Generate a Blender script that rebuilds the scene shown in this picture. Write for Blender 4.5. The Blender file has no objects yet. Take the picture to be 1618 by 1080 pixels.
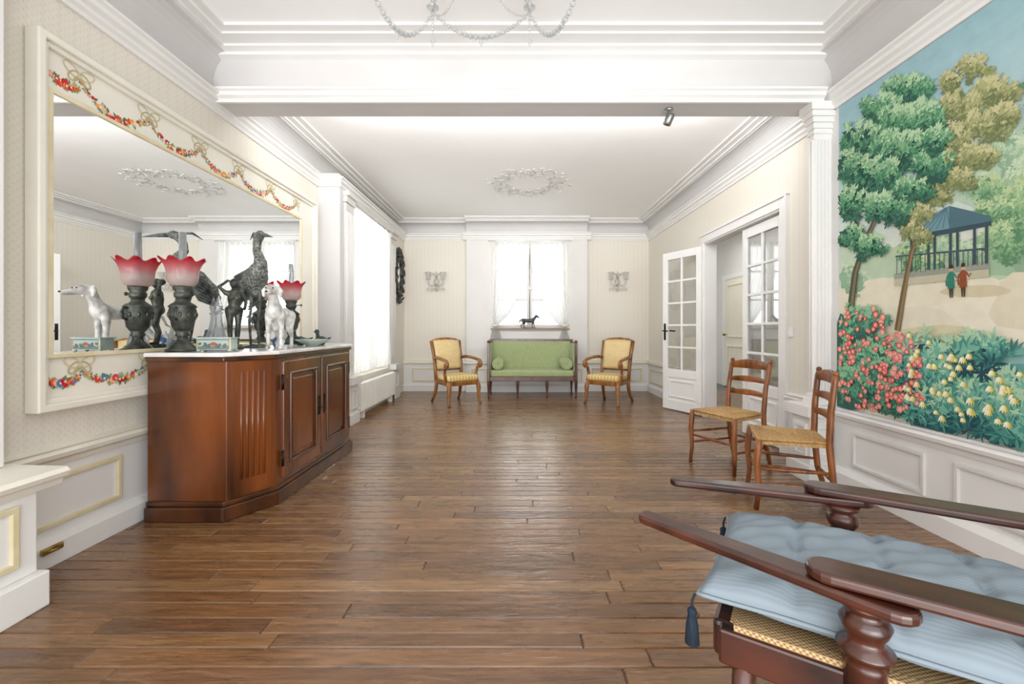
import bpy, bmesh, math, random
from mathutils import Vector, Matrix
R = random.Random(7)
SC = bpy.context.scene
C = SC.collection
PI = math.pi
F, CX, CY, H = 680.0, 815.0, 520.0, 1.1

def at(px, py, Y):
    return Vector(((px-CX)*Y/F, Y, H+(CY-py)*Y/F))

def lin(h):
    if not isinstance(h, str): return tuple(h)[:3]
    h = h.lstrip('#')
    out = []
    for i in (0, 2, 4):
        c = int(h[i:i+2], 16)/255
        out.append(c/12.92 if c <= .04045 else ((c+.055)/1.055)**2.4)
    return tuple(out)

# ------------------------------------------------------------------ materials
def nt(name):
    m = bpy.data.materials.new(name); m.use_nodes = True
    t = m.node_tree; t.nodes.clear()
    o = t.nodes.new('ShaderNodeOutputMaterial')
    return m, t, o

def noise_mix(t, c1, c2, scale, stretch, detail=4, lo=.35, hi=.65):
    tc = t.nodes.new('ShaderNodeTexCoord'); mp = t.nodes.new('ShaderNodeMapping')
    mp.inputs['Scale'].default_value = stretch
    n = t.nodes.new('ShaderNodeTexNoise'); n.inputs['Scale'].default_value = scale; n.inputs['Detail'].default_value = detail
    r = t.nodes.new('ShaderNodeValToRGB')
    r.color_ramp.elements[0].position = lo; r.color_ramp.elements[1].position = hi
    r.color_ramp.elements[0].color = (*lin(c1), 1); r.color_ramp.elements[1].color = (*lin(c2), 1)
    t.links.new(tc.outputs['Object'], mp.inputs['Vector']); t.links.new(mp.outputs['Vector'], n.inputs['Vector'])
    t.links.new(n.outputs['Fac'], r.inputs['Fac'])
    return r.outputs['Color'], n.outputs['Fac'], mp.outputs['Vector']

def mat(name, c1, c2=None, rough=.5, metal=0, scale=6, stretch=(1, 1, 1), bump=0, detail=4, coat=0, lo=.35, hi=.65, spec=.5, sheen=0):
    m, t, o = nt(name)
    b = t.nodes.new('ShaderNodeBsdfPrincipled')
    col, fac, _ = noise_mix(t, c1, c2 or c1, scale, stretch, detail, lo, hi)
    t.links.new(col, b.inputs['Base Color'])
    b.inputs['Roughness'].default_value = rough; b.inputs['Metallic'].default_value = metal
    b.inputs['Coat Weight'].default_value = coat; b.inputs['Coat Roughness'].default_value = .15
    b.inputs['Specular IOR Level'].default_value = spec
    b.inputs['Sheen Weight'].default_value = sheen
    if bump:
        bp = t.nodes.new('ShaderNodeBump'); bp.inputs['Strength'].default_value = bump; bp.inputs['Distance'].default_value = .01
        t.links.new(fac, bp.inputs['Height']); t.links.new(bp.outputs['Normal'], b.inputs['Normal'])
    t.links.new(b.outputs['BSDF'], o.inputs['Surface'])
    return m

def math_node(t, op, a, b=None):
    n = t.nodes.new('ShaderNodeMath'); n.operation = op
    for i, v in enumerate((a, b)):
        if v is None: continue
        if isinstance(v, (int, float)): n.inputs[i].default_value = v
        else: t.links.new(v, n.inputs[i])
    return n.outputs[0]

def wallpaper_mat():
    m, t, o = nt('wallpaper')
    b = t.nodes.new('ShaderNodeBsdfPrincipled'); b.inputs['Roughness'].default_value = .75
    tc = t.nodes.new('ShaderNodeTexCoord'); sp = t.nodes.new('ShaderNodeSeparateXYZ')
    t.links.new(tc.outputs['Object'], sp.inputs[0])
    u = math_node(t, 'ADD', sp.outputs['X'], sp.outputs['Y'])
    k = 2*PI/.036
    a = math_node(t, 'SINE', math_node(t, 'MULTIPLY', u, k))
    c = math_node(t, 'SINE', math_node(t, 'MULTIPLY', sp.outputs['Z'], k))
    g = math_node(t, 'GREATER_THAN', math_node(t, 'MULTIPLY', a, c), .5)
    st = math_node(t, 'GREATER_THAN', math_node(t, 'SINE', math_node(t, 'MULTIPLY', u, 2*PI/.072)), .75)
    n = t.nodes.new('ShaderNodeTexNoise'); n.inputs['Scale'].default_value = 1.3
    t.links.new(tc.outputs['Object'], n.inputs['Vector'])
    f = math_node(t, 'ADD', math_node(t, 'MULTIPLY', g, .30), math_node(t, 'MULTIPLY', st, .14))
    f = math_node(t, 'ADD', f, math_node(t, 'MULTIPLY', n.outputs['Fac'], .2))
    mx = t.nodes.new('ShaderNodeMix'); mx.data_type = 'RGBA'
    mx.inputs[6].default_value = (*lin('#e7e2d7'), 1); mx.inputs[7].default_value = (*lin('#d1cabd'), 1)
    t.links.new(f, mx.inputs[0]); t.links.new(mx.outputs[2], b.inputs['Base Color'])
    t.links.new(b.outputs['BSDF'], o.inputs['Surface'])
    return m

def weave_mat(name, c1, c2, k):
    m, t, o = nt(name)
    b = t.nodes.new('ShaderNodeBsdfPrincipled'); b.inputs['Roughness'].default_value = .6
    tc = t.nodes.new('ShaderNodeTexCoord'); sp = t.nodes.new('ShaderNodeSeparateXYZ'); t.links.new(tc.outputs['Object'], sp.inputs[0])
    a = math_node(t, 'SINE', math_node(t, 'MULTIPLY', math_node(t, 'ADD', sp.outputs['X'], sp.outputs['Z']), k)); c = math_node(t, 'SINE', math_node(t, 'MULTIPLY', sp.outputs['Y'], k))
    f = math_node(t, 'ADD', math_node(t, 'MULTIPLY', math_node(t, 'MULTIPLY', a, c), .5), .5)
    mx = t.nodes.new('ShaderNodeMix'); mx.data_type = 'RGBA'
    mx.inputs[6].default_value = (*lin(c1), 1); mx.inputs[7].default_value = (*lin(c2), 1)
    t.links.new(f, mx.inputs[0]); t.links.new(mx.outputs[2], b.inputs['Base Color'])
    bp = t.nodes.new('ShaderNodeBump'); bp.inputs['Strength'].default_value = .5; bp.inputs['Distance'].default_value = .003
    t.links.new(f, bp.inputs['Height']); t.links.new(bp.outputs['Normal'], b.inputs['Normal'])
    t.links.new(b.outputs['BSDF'], o.inputs['Surface'])
    return m

def stripe_mat(name, c1, c2, k, rough=.55):
    m, t, o = nt(name)
    b = t.nodes.new('ShaderNodeBsdfPrincipled'); b.inputs['Roughness'].default_value = rough
    tc = t.nodes.new('ShaderNodeTexCoord'); sp = t.nodes.new('ShaderNodeSeparateXYZ'); t.links.new(tc.outputs['Object'], sp.inputs[0])
    f = math_node(t, 'ADD', math_node(t, 'MULTIPLY', math_node(t, 'SINE', math_node(t, 'MULTIPLY', sp.outputs['X'], k)), .5), .5)
    mx = t.nodes.new('ShaderNodeMix'); mx.data_type = 'RGBA'
    mx.inputs[6].default_value = (*lin(c1), 1); mx.inputs[7].default_value = (*lin(c2), 1)
    t.links.new(f, mx.inputs[0]); t.links.new(mx.outputs[2], b.inputs['Base Color'])
    t.links.new(b.outputs['BSDF'], o.inputs['Surface'])
    return m

def col_mat(name, rough=.6, spec=.3):
    m, t, o = nt(name)
    b = t.nodes.new('ShaderNodeBsdfPrincipled'); b.inputs['Roughness'].default_value = rough; b.inputs['Specular IOR Level'].default_value = spec
    a = t.nodes.new('ShaderNodeAttribute'); a.attribute_name = 'Col'
    n = t.nodes.new('ShaderNodeTexNoise'); n.inputs['Scale'].default_value = 14
    tc = t.nodes.new('ShaderNodeTexCoord'); t.links.new(tc.outputs['Object'], n.inputs['Vector'])
    mr = t.nodes.new('ShaderNodeMapRange'); mr.inputs['To Min'].default_value = .88; mr.inputs['To Max'].default_value = 1.1
    t.links.new(n.outputs['Fac'], mr.inputs['Value'])
    vm = t.nodes.new('ShaderNodeVectorMath'); vm.operation = 'SCALE'
    t.links.new(a.outputs['Color'], vm.inputs[0]); t.links.new(mr.outputs[0], vm.inputs['Scale'])
    t.links.new(vm.outputs[0], b.inputs['Base Color'])
    t.links.new(b.outputs['BSDF'], o.inputs['Surface'])
    return m

def floor_mat():
    m, t, o = nt('plank_floor')
    b = t.nodes.new('ShaderNodeBsdfPrincipled')
    a = t.nodes.new('ShaderNodeAttribute'); a.attribute_name = 'Col'
    tc = t.nodes.new('ShaderNodeTexCoord')
    va = t.nodes.new('ShaderNodeVectorMath'); va.operation = 'ADD'
    vs = t.nodes.new('ShaderNodeVectorMath'); vs.operation = 'SCALE'; vs.inputs['Scale'].default_value = 37.0
    t.links.new(a.outputs['Color'], vs.inputs[0])
    t.links.new(tc.outputs['Object'], va.inputs[0]); t.links.new(vs.outputs[0], va.inputs[1])
    def ns(st, sc, det, dist, src=None):
        mp = t.nodes.new('ShaderNodeMapping'); mp.inputs['Scale'].default_value = st
        t.links.new(src or va.outputs[0], mp.inputs['Vector'])
        n = t.nodes.new('ShaderNodeTexNoise'); n.inputs['Scale'].default_value = sc; n.inputs['Detail'].default_value = det; n.inputs['Distortion'].default_value = dist
        t.links.new(mp.outputs['Vector'], n.inputs['Vector']); return n.outputs['Fac']
    n1 = ns((1.6, 20, 1), 2.0, 6, 1.2); n3 = ns((4, 70, 1), 2.0, 4, .3); n2 = ns((1.2, 6, 1), 4.0, 4, .8)
    n4 = ns((1, 1.3, 1), 1.6, 5, .4, tc.outputs['Object'])
    g = math_node(t, 'ADD', math_node(t, 'MULTIPLY', n1, .42), math_node(t, 'ADD', math_node(t, 'MULTIPLY', n3, .23), math_node(t, 'MULTIPLY', n2, .20)))
    g = math_node(t, 'ADD', g, math_node(t, 'MULTIPLY', n4, .15))
    mr = t.nodes.new('ShaderNodeMapRange'); mr.inputs['From Min'].default_value = .36; mr.inputs['From Max'].default_value = .63
    mr.inputs['To Min'].default_value = .46; mr.inputs['To Max'].default_value = 1.32
    t.links.new(g, mr.inputs['Value'])
    sc = t.nodes.new('ShaderNodeVectorMath'); sc.operation = 'SCALE'
    t.links.new(a.outputs['Color'], sc.inputs[0]); t.links.new(mr.outputs[0], sc.inputs['Scale'])
    t.links.new(sc.outputs[0], b.inputs['Base Color'])
    r2 = t.nodes.new('ShaderNodeMapRange'); r2.inputs['To Min'].default_value = .15; r2.inputs['To Max'].default_value = .42
    t.links.new(n2, r2.inputs['Value']); t.links.new(r2.outputs[0], b.inputs['Roughness'])
    b.inputs['Coat Weight'].default_value = .45; b.inputs['Coat Roughness'].default_value = .2
    h = math_node(t, 'ADD', math_node(t, 'MULTIPLY', n1, .3), math_node(t, 'ADD', math_node(t, 'MULTIPLY', n2, 1.0), math_node(t, 'MULTIPLY', n3, .15)))
    bp = t.nodes.new('ShaderNodeBump'); bp.inputs['Strength'].default_value = .32; bp.inputs['Distance'].default_value = .012
    t.links.new(h, bp.inputs['Height']); t.links.new(bp.outputs['Normal'], b.inputs['Normal']); t.links.new(bp.outputs['Normal'], b.inputs['Coat Normal'])
    t.links.new(b.outputs['BSDF'], o.inputs['Surface'])
    return m

def mix_mat(name, kind):
    m, t, o = nt(name)
    tc = t.nodes.new('ShaderNodeTexCoord')
    n = t.nodes.new('ShaderNodeTexNoise'); t.links.new(tc.outputs['Object'], n.inputs['Vector'])
    tr = t.nodes.new('ShaderNodeBsdfTransparent'); mx = t.nodes.new('ShaderNodeMixShader')
    if kind == 'pane':
        n.inputs['Scale'].default_value = 3
        g = t.nodes.new('ShaderNodeBsdfGlossy'); g.inputs['Roughness'].default_value = .01
        lw = t.nodes.new('ShaderNodeLayerWeight'); lw.inputs['Blend'].default_value = .25
        t.links.new(math_node(t, 'ADD', math_node(t, 'MULTIPLY', lw.outputs['Fresnel'], .6), .03), mx.inputs[0])
        tr.inputs['Color'].default_value = (.96, .97, .97, 1)
        t.links.new(tr.outputs[0], mx.inputs[1]); t.links.new(g.outputs[0], mx.inputs[2])
    elif kind == 'sheer':
        n.inputs['Scale'].default_value = 60
        tl = t.nodes.new('ShaderNodeBsdfTranslucent'); tl.inputs['Color'].default_value = (.82, .82, .80, 1)
        df = t.nodes.new('ShaderNodeBsdfDiffuse'); df.inputs['Color'].default_value = (.86, .86, .84, 1)
        m2 = t.nodes.new('ShaderNodeMixShader'); m2.inputs[0].default_value = .5
        t.links.new(tl.outputs[0], m2.inputs[1]); t.links.new(df.outputs[0], m2.inputs[2])
        lw = t.nodes.new('ShaderNodeLayerWeight'); lw.inputs['Blend'].default_value = .5
        f = math_node(t, 'ADD', math_node(t, 'MULTIPLY', n.outputs['Fac'], .12), math_node(t, 'ADD', math_node(t, 'MULTIPLY', lw.outputs['Facing'], .52), .46))
        t.links.new(math_node(t, 'MINIMUM', f, .97), mx.inputs[0])
        t.links.new(tr.outputs[0], mx.inputs[1]); t.links.new(m2.outputs[0], mx.inputs[2])
    elif kind in ('crystal', 'glassware', 'opaline'):
        n.inputs['Scale'].default_value = 30
        g = t.nodes.new('ShaderNodeBsdfPrincipled'); g.inputs['Roughness'].default_value = .06
        lw = t.nodes.new('ShaderNodeLayerWeight'); lw.inputs['Blend'].default_value = .35
        if kind == 'crystal':
            g.inputs['Base Color'].default_value = (.68, .70, .71, 1); g.inputs['Metallic'].default_value = .45
            f = math_node(t, 'MINIMUM', math_node(t, 'ADD', math_node(t, 'MULTIPLY', lw.outputs['Facing'], .7), math_node(t, 'MULTIPLY', n.outputs['Fac'], .45)), 1.0)
        elif kind == 'glassware':
            g.inputs['Base Color'].default_value = (.42, .45, .46, 1); g.inputs['Metallic'].default_value = .45
            f = math_node(t, 'MINIMUM', math_node(t, 'ADD', math_node(t, 'MULTIPLY', lw.outputs['Facing'], .75), .36), 1.0)
        else:
            g.inputs['Base Color'].default_value = (.72, .70, .66, 1); g.inputs['Metallic'].default_value = .1
            f = math_node(t, 'MINIMUM', math_node(t, 'ADD', math_node(t, 'MULTIPLY', lw.outputs['Facing'], .6), .40), 1.0)
        t.links.new(f, mx.inputs[0])
        tr.inputs['Color'].default_value = (.92, .93, .93, 1)
        t.links.new(tr.outputs[0], mx.inputs[1]); t.links.new(g.outputs[0], mx.inputs[2])
    elif kind == 'ruby':
        sp = t.nodes.new('ShaderNodeSeparateXYZ'); t.links.new(tc.outputs['Object'], sp.inputs[0])
        mr = t.nodes.new('ShaderNodeMapRange'); mr.inputs['From Min'].default_value = .455; mr.inputs['From Max'].default_value = .556
        t.links.new(sp.outputs['Z'], mr.inputs['Value'])
        cm = t.nodes.new('ShaderNodeValToRGB')
        cm.color_ramp.elements[0].color = (*lin('#ecdfdc'), 1); cm.color_ramp.elements[1].color = (*lin('#d5103a'), 1)
        e = cm.color_ramp.elements.new(.5); e.color = (*lin('#eca5aa'), 1)
        t.links.new(mr.outputs[0], cm.inputs['Fac'])
        g = t.nodes.new('ShaderNodeBsdfPrincipled'); g.inputs['Roughness'].default_value = .1
        tl = t.nodes.new('ShaderNodeBsdfTranslucent')
        t.links.new(cm.outputs[0], tl.inputs['Color'])
        t.links.new(cm.outputs[0], g.inputs['Base Color']); t.links.new(cm.outputs[0], tr.inputs['Color'])
        m2 = t.nodes.new('ShaderNodeMixShader'); m2.inputs[0].default_value = .5
        t.links.new(g.outputs[0], m2.inputs[1]); t.links.new(tl.outputs[0], m2.inputs[2])
        mx.inputs[0].default_value = .55
        t.links.new(tr.outputs[0], mx.inputs[1]); t.links.new(m2.outputs[0], mx.inputs[2])
    t.links.new(mx.outputs[0], o.inputs['Surface'])
    return m

M = {}
M['floor'] = floor_mat()
M['wallpaper'] = wallpaper_mat()
M['paint'] = mat('white_paint', '#e6e5e3', '#ecebe9', .45, scale=2, bump=.02)
M['ceil'] = mat('ceiling_paint', '#f8f8f8', '#fcfcfc', .7, scale=1.5)
M['frieze'] = mat('frieze_paint', '#cbc9c8', '#d2d0cf', .6, scale=1.5)
M['bay'] = mat('pale_grey_paint', '#d6d4d1', '#dcdad6', .5, scale=2)
M['cream'] = mat('cream_gilt_paint', '#d8cca4', '#e4dabb', .4, scale=9)
M['ivory'] = mat('ivory_lacquer', '#e8e4d8', '#eeeade', .35, scale=4)
M['plaster'] = mat('plaster_relief', '#b2b0ad', '#cfcdc9', .7, scale=20, bump=.2)
M['col'] = col_mat('painted_colours')
M['colgloss'] = col_mat('glazed_colours', .2, .5)
M['mirror'] = mat('mirror_silver', '#f8fafa', '#fcfdfd', .0, 1, scale=1)
M['buffet'] = mat('polished_walnut', '#281106', '#82451c', .26, scale=1.6, stretch=(2.4, 2.4, .5), detail=10, coat=.4, lo=.30, hi=.72, bump=.03)
M['buffet_dark'] = mat('dark_walnut', '#2a1208', '#5c3317', .3, scale=3, stretch=(2, 2, .5), detail=6, coat=.4)
M['marble'] = mat('white_marble', '#cfcdca', '#efedea', .2, scale=5, detail=8)
M['bronze'] = mat('dark_bronze', '#222826', '#565950', .4, .45, scale=16, bump=.25)
M['patina'] = mat('patinated_bronze', '#3c4343', '#7a7e77', .5, .25, scale=22, bump=.35, detail=6)
M['heron'] = mat('speckled_patina', '#4a514e', '#9a9c94', .5, .15, scale=70, bump=.4, detail=4, lo=.40, hi=.66)
M['stonedog'] = mat('weathered_white_glaze', '#9b9a96', '#dddcd8', .35, scale=18, bump=.08, detail=7, lo=.32, hi=.56)
M['ruby'] = mix_mat('ruby_glass', 'ruby')
M['crystal'] = mix_mat('cut_crystal', 'crystal')
M['glassware'] = mix_mat('clear_glassware', 'glassware')
M['opaline'] = mix_mat('clouded_glass', 'opaline')
M['pane'] = mix_mat('window_glass', 'pane')
M['sheer'] = mix_mat('sheer_voile', 'sheer')
M['brass'] = mat('old_brass', '#8f7538', '#b89c55', .35, .9, scale=20)
M['iron'] = mat('dark_iron', '#1b1a19', '#35322f', .4, .8, scale=20)
M['green'] = mat('green_silk', '#929f6c', '#a4b07e', .6, scale=30, sheen=.2, stretch=(3, 1, .4))
M['rosewood'] = mat('settee_wood', '#3f1e0e', '#633419', .3, scale=6, stretch=(3, 3, .6), coat=.3)
M['honey'] = mat('honey_wood', '#6a3c16', '#a0692f', .3, scale=6, stretch=(3, 3, .8), coat=.3)
M['yellow'] = stripe_mat('gold_striped_fabric', '#c8a75c', '#dfcb94', 2*PI/.05)
M['tan'] = mat('tan_gold_fabric', '#d6ba82', '#e0c996', .6, scale=40, detail=2, sheen=.2)
M['chairwood'] = mat('warm_cherry_wood', '#603213', '#9a5c2b', .32, scale=7, stretch=(3, 3, .7), coat=.25)
M['rush'] = mat('woven_rush', '#a8824c', '#c9a26e', .65, scale=60, detail=3, bump=.2)
M['mahogany'] = mat('red_mahogany', '#230e08', '#4e2619', .3, scale=5, stretch=(5, 1, 2), coat=.35, detail=6)
M['cushion'] = stripe_mat('grey_blue_striped_cotton', '#808d97', '#89969f', 2*PI/.008, .95)
M['navy'] = mat('navy_thread', '#0a1a29', '#14293b', .85, scale=90, stretch=(3, 3, .2), bump=.3)
M['cane'] = weave_mat('woven_cane', '#7d5c35', '#cdb083', 560)
M['radiator'] = mat('radiator_enamel', '#e2dfd7', '#eae7e0', .35, scale=3)
M['plastic'] = mat('white_plastic', '#e8e8e4', '#f0f0ec', .35, scale=10)
M['hall'] = mat('hall_paint', '#dddbd6', '#e3e1dc', .6, scale=2)
M['halldoor'] = mat('pale_yellow_paint', '#e4dfca', '#eae6d5', .5, scale=2)
M['silver'] = mat('satin_metal', '#8d8d8c', '#b4b4b2', .35, .9, scale=15)
M['celadon'] = mat('celadon_glaze', '#9db0a6', '#c0ccc2', .2, scale=12)
M['teal'] = mat('dark_teal_glaze', '#10211f', '#26423d', .2, scale=12)
M['sillwood'] = mat('sill_wood', '#8a7257', '#a58c6d', .5, scale=8, stretch=(1, 4, 4))
M['porcelain'] = mat('blue_white_porcelain', '#3b5b88', '#e4e8ea', .2, scale=24, lo=.48, hi=.55)

# ------------------------------------------------------------------ mesh builder
class MB:
    def __init__(s, Mx=None):
        s.v = []; s.f = []; s.c = []; s.sm = []; s.M = Mx or Matrix(); s.col = None
    def add(s, vs, fs, smooth=False, M=None):
        b = len(s.v); T = s.M @ M if M is not None else s.M
        s.v += [T @ Vector(v) for v in vs]
        s.f += [[i+b for i in f] for f in fs]
        s.sm += [smooth]*len(fs); s.c += [s.col]*len(fs)
        return s
    def box(s, x0, x1, y0, y1, z0, z1, M=None):
        vs = [(x, y, z) for x in (x0, x1) for y in (y0, y1) for z in (z0, z1)]
        fs = [(0, 1, 3, 2), (4, 6, 7, 5), (0, 4, 5, 1), (2, 3, 7, 6), (0, 2, 6, 4), (1, 5, 7, 3)]
        return s.add(vs, fs, False, M)
    def lathe(s, prof, M=None, n=24, smooth=True, mod=None):
        vs = []; fs = []; k = len(prof)
        for j in range(n):
            a = 2*PI*j/n
            for i, (r, z) in enumerate(prof):
                q = r*(mod(a, i) if mod else 1)
                vs.append((q*math.cos(a), q*math.sin(a), z))
        for j in range(n):
            for i in range(k-1):
                a, b = j*k+i, ((j+1) % n)*k+i
                fs.append((a, b, b+1, a+1))
        if prof[0][0] > 1e-5: fs.append([j*k for j in range(n)])
        if prof[-1][0] > 1e-5: fs.append([j*k+k-1 for j in range(n)][::-1])
        return s.add(vs, fs, smooth, M)
    def tube(s, pts, r, n=8, M=None, smooth=True, flat=1.0):
        pts = [Vector(p) for p in pts]; m = len(pts)
        rs = r if isinstance(r, (list, tuple)) else [r]*m
        vs = []; fs = []; up = None
        for i, p in enumerate(pts):
            t = (pts[min(i+1, m-1)]-pts[max(i-1, 0)])
            if t.length < 1e-9: t = Vector((0, 0, 1))
            t.normalize()
            if up is None:
                up = Vector((0, 0, 1)) if abs(t.z) < .9 else Vector((1, 0, 0))
            up = (up - t*up.dot(t))
            if up.length < 1e-6: up = t.orthogonal()
            up.normalize(); sd = t.cross(up)
            for j in range(n):
                a = 2*PI*j/n
                vs.append(p + sd*math.cos(a)*rs[i] + up*math.sin(a)*rs[i]*flat)
        for i in range(m-1):
            for j in range(n):
                a = i*n+j; b = i*n+(j+1) % n
                fs.append((a, b, b+n, a+n))
        fs.append(list(range(n))[::-1]); fs.append([(m-1)*n+j for j in range(n)])
        return s.add(vs, fs, smooth, M)
    def sph(s, c, r, n=12, m=8, M=None, smooth=True):
        rr = r if isinstance(r, (list, tuple)) else (r, r, r)
        vs = [(c[0], c[1], c[2]+rr[2])]; fs = []
        for i in range(1, m):
            p = PI*i/m
            for j in range(n):
                a = 2*PI*j/n
                vs.append((c[0]+rr[0]*math.sin(p)*math.cos(a), c[1]+rr[1]*math.sin(p)*math.sin(a), c[2]+rr[2]*math.cos(p)))
        vs.append((c[0], c[1], c[2]-rr[2])); L = len(vs)-1
        for j in range(n):
            fs.append((0, 1+j, 1+(j+1) % n))
            fs.append((L, L-n+(j+1) % n, L-n+j))
        for i in range(m-2):
            for j in range(n):
                a = 1+i*n+j; b = 1+i*n+(j+1) % n
                fs.append((a, a+n, b+n, b))
        return s.add(vs, fs, smooth, M)
    def prism(s, poly, z0, z1, M=None):
        n = len(poly)
        vs = [(x, y, z0) for x, y in poly]+[(x, y, z1) for x, y in poly]
        fs = [list(range(n))[::-1], list(range(n, 2*n))]+[(i, (i+1) % n, n+(i+1) % n, n+i) for i in range(n)]
        return s.add(vs, fs, False, M)
    def limb(s, pts, rs, n=10):
        s.tube(pts, rs, n)
        for p, r in zip(pts, rs): s.sph(p, r, 10, 8)
        return s
    def grid(s, fn, nu, nv, smooth=True):
        vs = [fn(i/nu, j/nv) for j in range(nv+1) for i in range(nu+1)]
        fs = [(j*(nu+1)+i, j*(nu+1)+i+1, (j+1)*(nu+1)+i+1, (j+1)*(nu+1)+i) for j in range(nv) for i in range(nu)]
        return s.add(vs, fs, smooth)
    def mold(s, axis, pos, sg, a0, a1, prof):
        n = len(prof); vs = []
        for a in (a0, a1):
            for d, z in prof:
                vs.append((pos+sg*d, a, z) if axis == 'y' else (a, pos+sg*d, z))
        fs = [(i, (i+1) % n, n+(i+1) % n, n+i) for i in range(n)]+[list(range(n)), list(range(n, 2*n))[::-1]]
        return s.add(vs, fs)
    def frame(s, axis, pos, sg, a0, a1, z0, z1, w=.025, d=.015):
        # one continuous mitred frame
        lo, hi = sorted((pos-sg*.004, pos+sg*d))
        P2 = [(a0, z0), (a1, z0), (a1, z1), (a0, z1), (a0+w, z0+w), (a1-w, z0+w), (a1-w, z1-w), (a0+w, z1-w)]
        vs = []
        for h in (lo, hi):
            for a, z in P2: vs.append((h, a, z) if axis == 'y' else (a, h, z))
        fs = []
        for i in range(4):
            j = (i+1) % 4
            fs += [(i, j, 4+j, 4+i), (8+i, 12+i, 12+j, 8+j), (i, 8+i, 8+j, j), (4+i, 4+j, 12+j, 12+i)]
        return s.add(vs, fs)
    def build(s, name, m, parent=None, bevel=0, sub=0, remesh=0, solid=0, label=None, recalc=True, seg=2):
        me = bpy.data.meshes.new(name)
        me.from_pydata([tuple(v) for v in s.v], [], s.f)
        me.polygons.foreach_set('use_smooth', s.sm)
        if any(c is not None for c in s.c):
            at_ = me.color_attributes.new('Col', 'FLOAT_COLOR', 'CORNER')
            for p, c in zip(me.polygons, s.c):
                c = c or (.5, .5, .5)
                for k in p.loop_indices: at_.data[k].color = (c[0], c[1], c[2], 1)
        if recalc:
            bm = bmesh.new(); bm.from_mesh(me); bmesh.ops.recalc_face_normals(bm, faces=bm.faces[:]); bm.to_mesh(me); bm.free()
        me.update()
        o = bpy.data.objects.new(name, me); C.objects.link(o); me.materials.append(m)
        if parent: o.parent = parent
        if label: o['label'] = label
        if solid:
            d = o.modifiers.new('s', 'SOLIDIFY'); d.thickness = solid; d.offset = 0
        if remesh:
            d = o.modifiers.new('r', 'REMESH'); d.mode = 'VOXEL'; d.voxel_size = remesh; d.use_smooth_shade = True
            d = o.modifiers.new('sm', 'SMOOTH'); d.iterations = 4; d.factor = .5
        if bevel:
            d = o.modifiers.new('b', 'BEVEL'); d.width = bevel; d.segments = seg; d.limit_method = 'ANGLE'; d.angle_limit = .7
        if sub:
            d = o.modifiers.new('u', 'SUBSURF'); d.levels = sub; d.render_levels = sub
        return o

class Paint(MB):
    def __init__(s, fn, step=3e-6, off=(0, 0, 0)):
        super().__init__(); s.fn = fn; s.d = 0; s.step = step; s.off = Vector(off)
    def poly(s, pts, col):
        s.d += s.step; s.col = lin(col)
        s.add([s.fn(u, v, s.d)-s.off for u, v in pts], [list(range(len(pts)))])
    def leaf(s, u, v, a, L, W, col):
        pr = [(0, 0), (.25, .8), (.5, 1), (.78, .6), (1, 0), (.78, -.6), (.5, -1), (.25, -.8)]
        ca, sa = math.cos(a), math.sin(a)
        s.poly([(u+L*p*ca-W/2*q*sa, v+L*p*sa+W/2*q*ca) for p, q in pr], col)
    def disc(s, u, v, r, col, n=9, ry=None):
        ry = ry or r
        s.poly([(u+r*math.cos(2*PI*i/n), v+ry*math.sin(2*PI*i/n)) for i in range(n)], col)
    def stroke(s, pts, w, col):
        n = len(pts); ws = w if isinstance(w, (list, tuple)) else [w]*n
        L = []; Rr = []
        for i, (x, y) in enumerate(pts):
            x0, y0 = pts[max(i-1, 0)]; x1, y1 = pts[min(i+1, n-1)]
            dx, dy = x1-x0, y1-y0; l = math.hypot(dx, dy) or 1
            L.append((x-dy/l*ws[i]/2, y+dx/l*ws[i]/2)); Rr.append((x+dy/l*ws[i]/2, y-dx/l*ws[i]/2))
        for i in range(n-1): s.poly([L[i], L[i+1], Rr[i+1], Rr[i]], col)

def tag(o, label, cat, group=None, kind=None):
    o['label'] = label; o['category'] = cat
    if group: o['group'] = group
    if kind: o['kind'] = kind
    return o
def thing(name, loc, rz, label, cat, group=None):
    o = bpy.data.objects.new(name, None); o.empty_display_size = .1; C.objects.link(o)
    o.location = loc; o.rotation_euler = (0, 0, rz)
    return tag(o, label, cat, group)
def struct(mb, name, m, label, cat, bevel=0, **k):
    return tag(mb.build(name, m, None, bevel, **k), label, cat, kind='structure')
TR = [0]
def trim(mb, m, label, bevel=0, cat='trim', **k):
    TR[0] += 1
    return struct(mb, 'trim_%d' % TR[0], m, label, cat, bevel, **k)

# ------------------------------------------------------------------ room constants
XL, XLF, XR, XRF, YB, YBAY = -2.2, -2.0, 2.30, 2.38, 7.70, 7.58
ZN, ZF = 3.14, 3.03
YR = -1.6
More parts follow.
